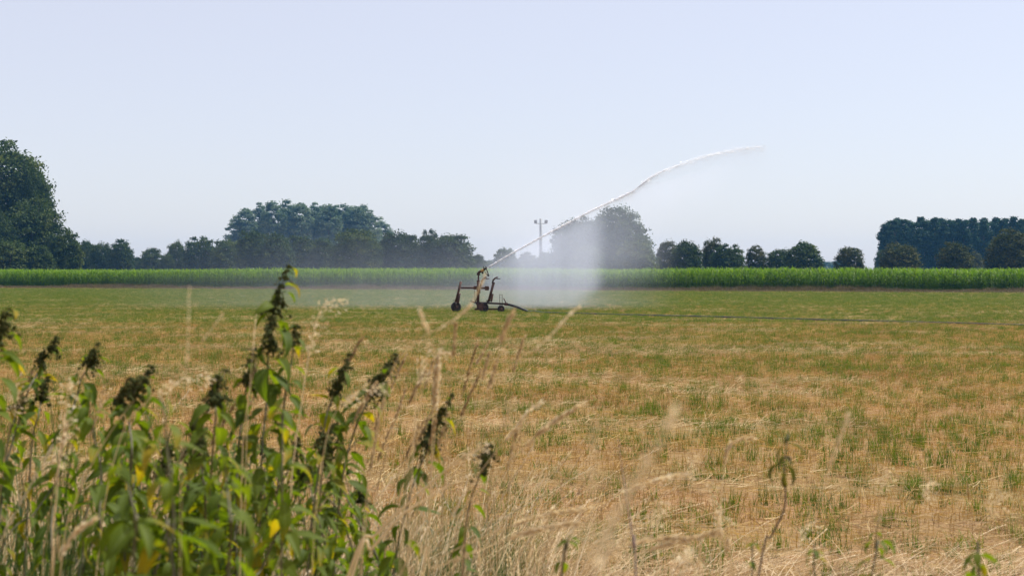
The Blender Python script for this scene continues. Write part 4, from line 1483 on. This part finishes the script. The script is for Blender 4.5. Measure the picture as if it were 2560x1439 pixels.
# ---- the mass of dry grass on the bank (stuff)
def dry_clump(seed, n_s, n_b, seedy):
    r = np.random.default_rng(300 + seed)
    parts = []
    # stems
    B = np.stack([r.normal(0, .07, n_s), r.normal(0, .07, n_s), np.zeros(n_s)], 1)
    az = r.normal(0, 1.1, n_s)
    el = np.abs(r.normal(.25, .22, n_s))
    D = np.stack([np.cos(az) * np.sin(el), np.sin(az) * np.sin(el), np.cos(el)], 1)
    L = r.uniform(.55, 1.05, n_s)
    bend = np.stack([np.abs(r.normal(.16, .2, n_s)), r.normal(0, .1, n_s), -np.abs(r.normal(.08, .14, n_s))], 1) * L[:, None]
    parts.append(blades(B, D, L, r.uniform(.003, .005, n_s), bend, 5))
    for i in range(n_s):
        if r.random() > seedy:
            continue
        m_ = 34
        u = 1 - r.random(m_) * .2
        q = B[i] + D[i] * (L[i] * u)[:, None] + bend[i] * (u * u)[:, None]
        td = D[i] * L[i] + bend[i] * 2
        td /= np.linalg.norm(td)
        d = td + r.normal(0, .35, (m_, 3))
        d /= np.linalg.norm(d, axis=1, keepdims=True)
        parts.append(blades(q, d, r.uniform(.010, .017, m_), np.full(m_, .0035), np.zeros((m_, 3)), 2))
    # dead leaf blades
    B = np.stack([r.normal(0, .1, n_b), r.normal(0, .1, n_b), r.uniform(0, .35, n_b)], 1)
    D = updir(n_b, .6)
    D[:, 0] += .25
    L = r.uniform(.2, .5, n_b)
    bend = D * np.array([1, 1, 0]) * (L * .5)[:, None]
    bend[:, 2] = -L * r.uniform(.2, .8, n_b)
    parts.append(blades(B, D, L, r.uniform(.003, .007, n_b), bend, 4))
    v, f = join(parts)
    return mesh_np('dry_clump', v, f, M['drygrass'])


def straw_clump(seed, n_):
    """thick pale old stalks, leaning and half fallen to the right"""
    r = np.random.default_rng(700 + seed)
    B = np.stack([r.normal(0, .12, n_), r.normal(0, .1, n_), np.zeros(n_)], 1)
    az = r.normal(0, .5, n_)
    el = np.clip(np.abs(r.normal(.75, .35, n_)), .1, 1.25)
    D = np.stack([np.cos(az) * np.sin(el), np.sin(az) * np.sin(el), np.cos(el)], 1)
    L = r.uniform(.6, 1.12, n_)
    bend = np.stack([r.normal(.1, .12, n_), r.normal(0, .08, n_), -np.abs(r.normal(.05, .1, n_))], 1) * L[:, None]
    parts = [blades(B, D, L, r.uniform(.004, .0065, n_), bend, 5)]
    for i in range(n_):
        if r.random() < .5:
            m_ = 60
            u = 1 - r.random(m_) * .2
            q = B[i] + D[i] * (L[i] * u)[:, None] + bend[i] * (u * u)[:, None]
            td = D[i] * L[i] + bend[i] * 2
            td /= np.linalg.norm(td)
            d = td + r.normal(0, .35, (m_, 3))
            d /= np.linalg.norm(d, axis=1, keepdims=True)
            parts.append(blades(q, d, r.uniform(.012, .022, m_), np.full(m_, .005), np.zeros((m_, 3)), 2))
    v, f = join(parts)
    return mesh_np('straw_clump', v, f, M['palestraw'])


dry_var = [dry_clump(i, 9, 22, .5) for i in range(5)] + [dry_clump(i + 9, 4, 34, .2) for i in range(3)] + [straw_clump(i, 5) for i in range(5)]
P, S, I, R_ = [], [], [], []
hx = [-400, 0, 250, 500, 850, 1000, 1250, 1450, 1600, 2000, 3000]
hy = [1.30, 1.25, 1.08, 1.06, 1.12, 1.18, 1.08, .74, .42, .36, .36]
dn = [.9, .9, .95, .95, 1.0, 1.1, 1.1, .9, .8, .75, .75]
for k in range(2600):
    Yq = random.uniform(2.4, 7.6)
    Xq = random.uniform(-.48, .48) * Yq * 1.1
    px = 1280 + F * Xq / Yq
    h_ = float(np.interp(px, hx, hy)) * random.uniform(.65, 1.03) * (1 - .22 * max(0, (Yq - 4.5) / 3.1))
    if random.random() > float(np.interp(px, hx, dn)) * .5:
        continue
    if px > 1350 and (Yq < 3.0 or (px > 1500 and Yq < 5.2)):
        continue
    P.append((Xq, Yq, 0))
    S.append((random.uniform(.8, 1.2), random.uniform(.8, 1.2), h_))
    I.append(random.choice([0, 1, 2, 3, 4, 5, 6, 7, 5, 6, 7, 8, 9, 10, 11, 12, 8, 9, 10, 11, 12]))
    R_.append((0, 0, random.gauss(0, .5)))
scatter('dry_grass', P, R_, S, I, dry_var, 'tangled mass of dry straw-coloured grass on the bank in the foreground', 'dry grass')


def green_clump(seed, n_):
    r = np.random.default_rng(500 + seed)
    B = np.stack([r.normal(0, .06, n_), r.normal(0, .06, n_), np.zeros(n_)], 1)
    D = updir(n_, .22)
    L = r.uniform(.6, 1.15, n_)
    bend = D * np.array([1, 1, 0]) * (L * .9)[:, None]
    bend[:, 2] = -L * r.uniform(.05, .35, n_)
    v, f = blades(B, D, L, r.uniform(.005, .010, n_), bend, 5)
    return mesh_np('green_clump', v, f, M['greengrass'])


green_var = [green_clump(i, 26) for i in range(4)]
P, S, I = [], [], []
for k in range(80):
    Yq = random.uniform(2.5, 3.7)
    px = random.uniform(-150, 175)
    P.append(((px - 1280) / F * Yq, Yq, 0))
    s_ = random.uniform(1.25, 1.5)
    S.append((s_ * .95, s_ * .95, s_ * random.uniform(.8, 1.02)))
    I.append(random.randint(0, 3))
for k in range(260):
    Yq = random.uniform(2.6, 6.5)
    px = random.uniform(100, 1350)
    P.append(((px - 1280) / F * Yq, Yq, 0))
    s_ = random.uniform(.45, .95)
    S.append((s_ * .6, s_ * .6, s_))
    I.append(random.randint(0, 3))
scatter('green_grass', P, rots(len(P)), S, I, green_var, 'long dark green grass blades low at the left edge and among the dry grass', 'grass')
